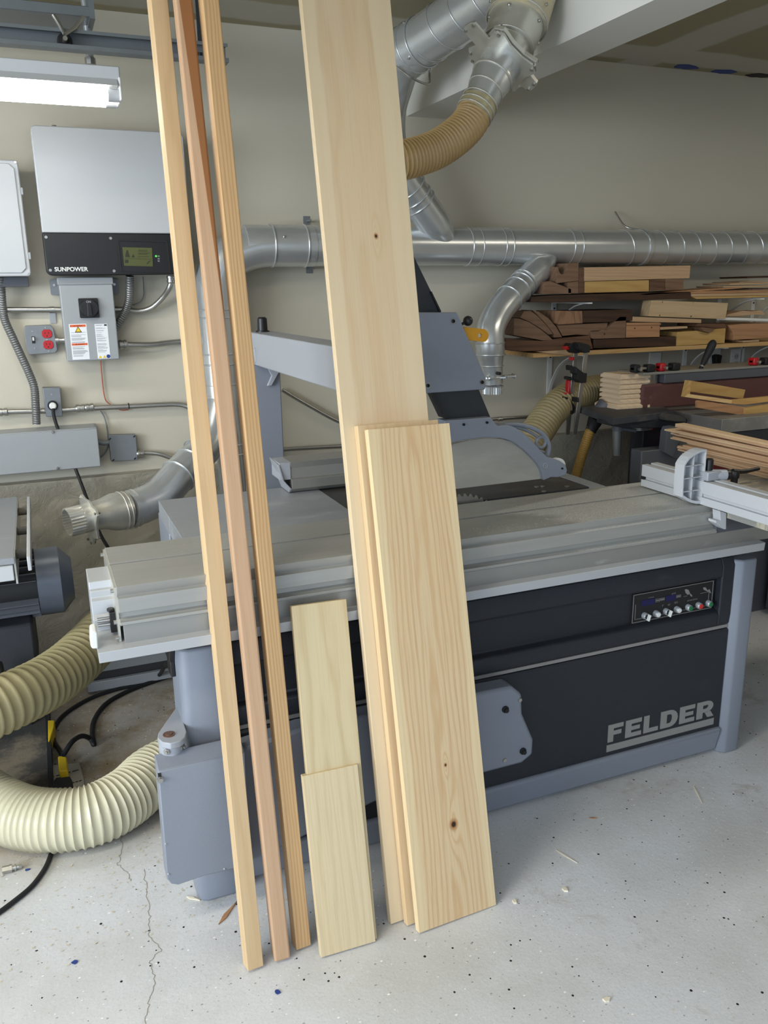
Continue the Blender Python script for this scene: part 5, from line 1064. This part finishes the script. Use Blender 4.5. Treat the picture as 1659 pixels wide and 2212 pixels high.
# small clamps on the sander
for (x, y, l) in ((1385,812,'black small clamp lying on the sander frame beside the tile stack'),(1440,805,'small clamp with red pad on the sander frame'),(1640,780,'red and black clamp on the sander frame at right edge')):
    p = aY(x, y, SB+.01); p.z = z1+.005; t = thing('small_clamp', l, 'clamp', p, 'small clamps on the sander')
    b = MB().box(p.x-.05,p.x+.06,p.y-.01,p.y+.01,p.z+.012,p.z+.022); build('bar', b, M['zinc'] if 'beside' in l else M['rubber'], t, bevel=.001)
    build('jaw', MB().box(p.x-.05,p.x-.02,p.y-.02,p.y+.02,p.z,p.z+.035), M['red'] if 'red' in l else M['rubber'], t, bevel=.006); build('jaw', MB().box(p.x+.02,p.x+.06,p.y-.02,p.y+.02,p.z,p.z+.032), M['rubber'], t, bevel=.005)
    build('screw', MB().cyl((p.x-.03,p.y-.02,p.z+.016),(p.x-.03,p.y-.035,p.z+.016),.007,12), M['zinc'], t)
# stack of square tiles
def p3(x, y, z): return aZ(*crop(1180,720,6.9125,[(x,y)])[0], z)
zb = .975
TL = wood('maple_tile', (222,200,170), (200,170,136), 'Y', A=40, B=3, ring=.3, off=.1)
f_ = p3(1088,1130,zb); l_ = p3(765,1070,zb); r_ = p3(1450,1105,zb)
e1 = (l_-f_); e2 = (r_-f_); e1 = e1.normalized()*.140; e2 = e2.normalized()*.150
tiles = []
for i in range(7):
    base = f_.copy(); 
    if i == 0: base = f_+Vector((-.018,-.010,0))
    if i == 1: base = f_+Vector((-.003,-.004,0))
    z = zb+i*.0213; th = .0206; ch = .006; b = MB(); vs = []
    a = e1.normalized(); c = e2.normalized()
    k1 = 1.0 if i else 1.12
    for dz, ins in ((0,0),(th*.55,0),(th,.010)):
        for s, t in ((0,0),(1,0),(1,1),(0,1)):
            vs.append(base+e1*s*k1+e2*t*k1+a*(ins if s == 0 else -ins)+c*(ins if t == 0 else -ins)+Vector((0,0,z-zb+dz)))
    b.add(vs, [(3,2,1,0),(8,9,10,11)]+[(4*j+k, 4*j+(k+1)%4, 4*j+4+(k+1)%4, 4*j+4+k) for j in range(2) for k in range(4)])
    if (Vector(vs[1])-Vector(vs[0])).cross(Vector(vs[3])-Vector(vs[0])).z < 0: b.f = [f[::-1] for f in b.f]
    nm = ['lowest and largest','second from the bottom','third from the bottom','middle','third from the top','second from the top','topmost'][i]
    tag(build('wooden_tile', b, TL, smooth=0, bevel=.0006), nm+' square tile in the pale wooden stack on the sander', 'tile', 'square tiles stacked on the sander table')
# wooden boxes on the sander table
PB = wood('pine_box', (192,156,98), (164,122,70), 'X', A=50, B=2, ring=.35, off=.05)
def quad(name, pts, Y, d, m, par, Yk=None): return build(name, MB().prism([aY(x, y, Y) for x, y in c1159(pts)], d), m, par, smooth=0, bevel=.001)
wbx = thing('wooden_box', 'open yellowish wooden box tilted on top of the other box', 'box', aY(*c1159([(1400,440)])[0], 2.75))
quad('back_board', [(1100,272),(1498,338),(1480,405),(1085,350)], 2.80, (0,.015,0), PB, wbx)
quad('end_board', [(1098,272),(1112,276),(1098,395),(1070,392)], 2.74, (0,.03,0), PB, wbx)
quad('front_board', [(1098,370),(1410,412),(1410,442),(1075,392)], 2.70, (0,.015,0), wood('pale_box_side',(216,186,134),(190,150,98),'X',A=60,B=1,off=.1), wbx)
quad('side_board', [(1412,412),(1700,384),(1700,420),(1500,445),(1412,440)], 2.69, (0,.02,0), PB, wbx)
wb2 = thing('wooden_box', 'lower wooden box lying on the sander table', 'box', aY(*c1159([(1480,520)])[0], 2.66))
quad('front_board', [(1155,420),(1170,416),(1495,462),(1492,524),(1155,468)], 2.68, (0,.015,0), CHE, wb2)
quad('side_board', [(1497,470),(1700,440),(1700,500),(1494,522)], 2.67, (0,.02,0), PB, wb2)
# bundle of thin strips on the outrigger deck
rnd = random.Random(11)
cS = wood('cherry_strip', (206,172,138), (178,138,102), 'Y', A=120, B=.6, ring=.3, off=.1); cS2 = wood('pale_strip', (216,188,152), (192,158,118), 'Y', A=120, B=.6, ring=.3, off=.1)
zb = TZ+.001; nS = 19
for i in range(nS):
    th = .0056 if i < nS-2 else .0065; z = zb+i*(.112/nS)*1.0
    x0_ = 2.14+rnd.uniform(-.012,.012)-(.0 if i < nS-6 else .03*((i-nS+6)/6)); y1_ = 2.36+rnd.uniform(-.05,.03)+(.06 if 9 < i < 16 else 0)
    ang = rnd.uniform(-.02,.02); lift = .0
    if i >= nS-2: lift = .012; y1_ = 2.37
    a = Vector((x0_, 1.55, z)); d = Vector((math.sin(ang), 1, (lift/.8))).normalized(); L_ = y1_-1.55; sx = Vector((.06,0,0)); up_ = Vector((0,0,th))
    if i >= nS-2: sx = Vector((.04,0,0))
    b = MB().hexa([a, a+sx, a+sx+d*L_, a+d*L_, a+up_, a+sx+up_, a+sx+d*L_+up_, a+d*L_+up_])
    nth = ['topmost','second from the top','third from the top','fourth from the top','fifth from the top','sixth from the top','seventh from the top','eighth from the top','ninth from the top','middle','ninth from the bottom','eighth from the bottom','seventh from the bottom','sixth from the bottom','fifth from the bottom','fourth from the bottom','third from the bottom','second from the bottom','lowest'][nS-1-i]
    tag(build('wood_strip', b, cS if i % 3 else cS2, smooth=0), nth+' thin wooden strip of the bundle on the outrigger deck', 'strip', 'thin strips bundled on the outrigger deck')
# grey cabinet at the lower right
g0_ = aZ(1612,1300); tag(build('floor_cabinet', MB().box(3.02,4.3,2.55,2.70,.03,.55), M['machine'], bevel=.004), 'plain dark grey cabinet standing behind right end of the saw', 'cabinet')

# ---------------------------------------------------------------- machine at the left edge
lm = thing('belt_grinder', 'machine with dusty metal table and finned motor at left edge', 'machine', (-.45, 2.8, 0))
build('table', MB().box(-.9,-.118,2.41,3.18,.78,.80), M['cast'], lm, bevel=.002)
build('table_apron', MB().box(-.9,-.124,2.405,2.44,.735,.779), M['box_lt'], lm, bevel=.002); build('table_side', MB().box(-.122,-.117,2.42,3.18,.72,.799), M['galv_d'], lm)
build('side_bar', MB().box(-.086,-.076,2.38,3.14,.765,.805), M['box_lt'], lm, bevel=.002)
for y in (2.50, 2.76, 3.02): build('spacer_stud', MB().cyl((-.118,y,.782),(-.086,y,.782),.013,16), M['dusty'], lm)
ym, zm, rm = 2.72, .62, .098
mo = build('motor_body', MB().cyl((-.9,ym,zm),(-.075,ym,zm),rm-.016,36), M['blk'], lm)
for i in range(26):
    a = math.radians(20+i*(320/25)); n_ = Vector((0,-math.cos(a),math.sin(a))); t_v = Vector((0,math.sin(a),math.cos(a)))
    lo_ = 205 < math.degrees(a) 
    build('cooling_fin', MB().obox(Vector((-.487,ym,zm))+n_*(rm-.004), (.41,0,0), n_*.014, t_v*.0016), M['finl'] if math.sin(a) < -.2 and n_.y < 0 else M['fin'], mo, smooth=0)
build('fan_cover', MB().lathe((-.075,ym,zm), (1,0,0), [(0,rm+.008),(.068,rm+.008),(.100,rm-.028),(.104,rm-.032),(.105,.01)], 32), M['motor'], lm, smooth=20)
build('terminal_box', MB().box(-.9,-.10,2.58,2.85,.36,.54), M['dark'], lm, bevel=.01)
build('stand', MB().box(-.9,-.16,2.92,3.05,.035,.37), M['dark'], lm)
hw = Vector((-.165,2.52,.36)); hx0 = aY(8,1455,2.5)
build('hand_wheel', MB().cyl(hx0+Vector((-.03,0,0)), hx0, .038, 24), M['rubber'], lm, bevel=.006); build('wheel_axle', MB().cyl(hx0, hx0+Vector((.018,0,0)), .009, 14), M['zinc'], lm)
sn = thing('black_base_plate', 'dusty black base plate on floor under the left machine', 'plate', (-.5,2.75,0))
build('plate', MB().box(-.95,-.112,2.44,3.10,.004,.034), M['dusty'], sn, bevel=.002); build('plate_edge', MB().box(-.112,-.100,2.43,3.12,0,.045), M['dark'], sn)
# grey rail along the wall foot, behind the saw
ra = thing('floor_rail', 'grey metal rail lying on the floor along the wall foot', 'rail', (.35,3.16,0))
build('lower_flange', MB().box(.04,1.5,3.14,3.16,.012,.05), M['box'], ra, bevel=.002); build('recess', MB().box(.04,1.5,3.165,3.2,0,.08), M['fin'], ra, smooth=0); build('upper_panel', MB().box(.04,1.5,3.16,3.2,.08,.165), M['box'], ra, bevel=.003)
# cords and plugs on the floor
c9 = lambda pts: crop(0, 1440, 4.366, pts)
def fl(pts, z=.008): return [aZ(x, y, z) for x, y in c9(pts)]
A1 = [aZ(*c9([(1560,-20)])[0], .25), aZ(*c9([(1500,80)])[0], .03)]+fl([(1380,150),(1100,215),(850,300),(620,440),(520,570),(505,690),(560,790)])+[aZ(*c9([(590,850)])[0], .03)]
tag(build('power_cord', MB().tube(spline(A1, 8), .0075, 10), M['rubber'], smooth=60), 'outer black cord looping over the dusty floor to the yellow plug', 'cord')
B1 = fl([(1700,60),(1450,140),(1200,235),(1000,350),(890,500),(870,640),(885,735)])+[aZ(*c9([(850,680)])[0], .02), aZ(*c9([(770,655)])[0], .05), aZ(*c9([(680,710)])[0], .07), aZ(*c9([(600,830)])[0], .05)]
tag(build('power_cord', MB().tube(spline(B1, 8), .0085, 10), M['rubber'], smooth=60), 'inner thicker black cord arching up into the yellow plug', 'cord')
def plugbox(pts, z, h, m, name, label, cat):
    P = [aZ(x, y, z) for x, y in c9(pts)]; return tag(build(name, MB().prism(P, (0,0,-h)), M[m], bevel=.004), label, cat)
plugbox([(545,850),(560,838),(630,850),(640,975),(560,985),(552,960)], .055, .045, 'yellow', 'yellow_plug', 'yellow plug where the black cords end on the floor', 'plug')
plugbox([(452,505),(515,505),(512,560),(470,690),(455,700)], .05, .045, 'yellow', 'yellow_plug', 'yellow plug wedged beside the black base plate', 'plug')
plugbox([(500,1080),(530,1040),(590,1040),(660,1030),(685,1080),(686,1130),(600,1150),(510,1160)], .075, .07, 'rubber', 'black_adapter', 'black plug-in adapter on the floor box', 'adapter')
fb = thing('floor_box', 'low grey floor box with dashed slots under the adapter', 'box', fl([(620,1020)])[0])
build('box', MB().prism([aZ(x, y, .010) for x, y in c9([(455,935),(750,905),(790,1060),(800,1180),(460,1210)])], (0,0,-.0095)), M['galv_d'], fb, bevel=.001)
for (xa, ya, xb, yb) in ((450,1052,760,968),(640,1108,780,1070)): 
    for i in range(4):
        u = i/4; a = aZ(*c9([(xa+(xb-xa)*u, ya+(yb-ya)*u)])[0], .0105); c = aZ(*c9([(xa+(xb-xa)*(u+.19), ya+(yb-ya)*(u+.19))])[0], .0105); d = (c-a).normalized(); s = Vector((-d.y,d.x,0))*.0015
        build('slot', MB().prism([a-s,c-s,c+s,a+s], (0,0,.0008)), M['blk'], fb, smooth=0)
c4 = lambda pts: crop(0, 1480, 2.9625, pts)
tag(build('power_cord', MB().tube(spline([aZ(x, y, .007) for x, y in c4([(345,1000),(332,1060),(300,1150),(250,1230),(190,1300),(100,1375),(0,1450),(-90,1510)])], 8), .0065, 10), M['rubber'], smooth=60), 'black cord on the floor emerging under the clear hose at lower left', 'cord')
af = thing('air_fitting', 'small silver air hose fitting lying on the floor', 'fitting', aZ(*c4([(75,1180)])[0]))
a, c = aZ(*c4([(15,1185)])[0], .011), aZ(*c4([(140,1158)])[0], .009); d = (c-a); L_ = d.length
build('body', MB().lathe(a, d, [(0,.010),(L_*.35,.010),(L_*.36,.011),(L_*.5,.011)], 6), M['zinc'], af, smooth=30)
build('nipple', MB().lathe(a+d*.5, d, [(0,.006),(L_*.12,.006),(L_*.13,.009),(L_*.2,.009),(L_*.22,.005),(L_*.34,.005),(L_*.36,.007),(L_*.5,.006)], 14), M['zinc'], af, smooth=30)
for x, y, l in ((170,1185,'torn scrap of blue tape beside the air fitting'),(485,1776,'dark blue tape scrap on the floor below the crack'),):
    p = aZ(*c4([(x, y)])[0]); r = random.Random(x); tag(build('tape_scrap', MB().prism([p+Vector((.010*math.cos(k)*r.uniform(.3,1.3), .006*math.sin(k)*r.uniform(.3,1.3), .0015)) for k in [i*.9 for i in range(7)]], (0,0,.001)), M['blue'], smooth=0), l, 'tape')
p = aZ(599, 2144); r = random.Random(4); tag(build('tape_scrap', MB().prism([p+Vector((.009*math.cos(k)*r.uniform(.5,1.3), .007*math.sin(k), .0015)) for k in [i*.9 for i in range(7)]], (0,0,.001)), M['blue'], smooth=0), 'small blue tape scrap on the floor in front of the leftmost stick', 'tape')
# splinters and chips
def sliver(pts, m, l, w=.0025, h=.002):
    a, c = [aZ(x, y, .0005) for x, y in pts]; d = (c-a).normalized(); s = Vector((-d.y,d.x,0))*w
    tag(build('wood_sliver', MB().prism([a, a+(c-a)*.3-s, c, a+(c-a)*.4+s], (0,0,h)), m, smooth=0), l, 'sliver')
sliver(((1200,1836),(1247,1865)), M['chip'], 'long thin pale sliver on the floor right of the front board')
sliver(((1498,1698),(1517,1736)), M['chip'], 'pale sliver on the floor below the right corner post')
sliver(((1272,1767),(1291,1768)), CHE, 'short brown sliver on the floor right of the front board')
sliver(((472,1998),(512,1948)), CHE, 'brown sliver sticking out by the left corner post', .006, .003)
sliver(((403,1938),(432,1946)), M['chip'], 'pale sliver under the left corner post', .004, .003)
for x, y, l in ((1221,1922,'small pale wood chip right of the front board foot'),(1310,2160,'white wood chip near the bottom of the floor at right'),(1111,1948,'tiny pale chip just right of the front board corner')):
    p = aZ(x, y); r = random.Random(x); tag(build('wood_chip', MB().prism([p+Vector((.009*math.cos(k)*r.uniform(.5,1.2), .009*math.sin(k)*r.uniform(.5,1.2), 0)) for k in [i*1.25 for i in range(5)]], (0,0,.004)), M['chip'], smooth=0), l, 'chip')
r = random.Random(9); b = MB()
def chips(n, fx, fy, s0, s1):
    for i in range(n):
        x, y = fx(), fy(); s = r.uniform(s0, s1); a = r.uniform(0, 6.28); u = Vector((math.cos(a), math.sin(a), r.uniform(-.1,.1)))*s; v = Vector((-math.sin(a), math.cos(a), r.uniform(-.1,.1)))*s*r.uniform(.3,.8)
        p = Vector((x, y, .0012+s*.12)); b.add([p-u-v, p+u-v, p+u+v, p-u+v], [(0,1,2,3)])
chips(1100, lambda: r.uniform(-.35,.35)+abs(r.gauss(0,.08)), lambda: r.uniform(1.75,3.1), .0008, .0035)
chips(500, lambda: r.uniform(-.3,2.6), lambda: r.uniform(.9,1.85), .0005, .0018)
chips(160, lambda: r.uniform(-.5,-.12), lambda: r.uniform(2.46,3.0), .002, .006)
for i in range(740, 900): pass
o = build('wood_chips', b, mat('pale_shavings', (204,192,168), .8, 0, .2, 90), smooth=0); tag(o, 'scattered wood shavings and chips on the concrete floor', 'shavings', None, 'stuff')
b = MB()
def dust_patch(n, x0, x1, y0, y1, s0, s1):
    for i in range(n):
        x, y = r.uniform(x0,x1), r.uniform(y0,y1); s = r.uniform(s0,s1); a = r.uniform(0,3); u = Vector((math.cos(a),math.sin(a),0))*s; v = Vector((-math.sin(a),math.cos(a),0))*s*.6; p = Vector((x,y,TZ+.0008)); b.add([p-u-v,p+u-v,p+u+v,p-u+v],[(0,1,2,3)])
dust_patch(220, 1.2, 1.7, 1.82, 2.08, .0006, .002); dust_patch(160, 1.0, 1.35, 1.80, 1.87, .0006, .002); dust_patch(140, .15, 1.0, 1.82, 2.4, .0005, .0014)
o = build('table_shavings', b, mat('white_shavings', (226,222,210), .8), smooth=0); tag(o, 'fine pale sawdust specks on top of the saw table', 'sawdust', None, 'stuff')
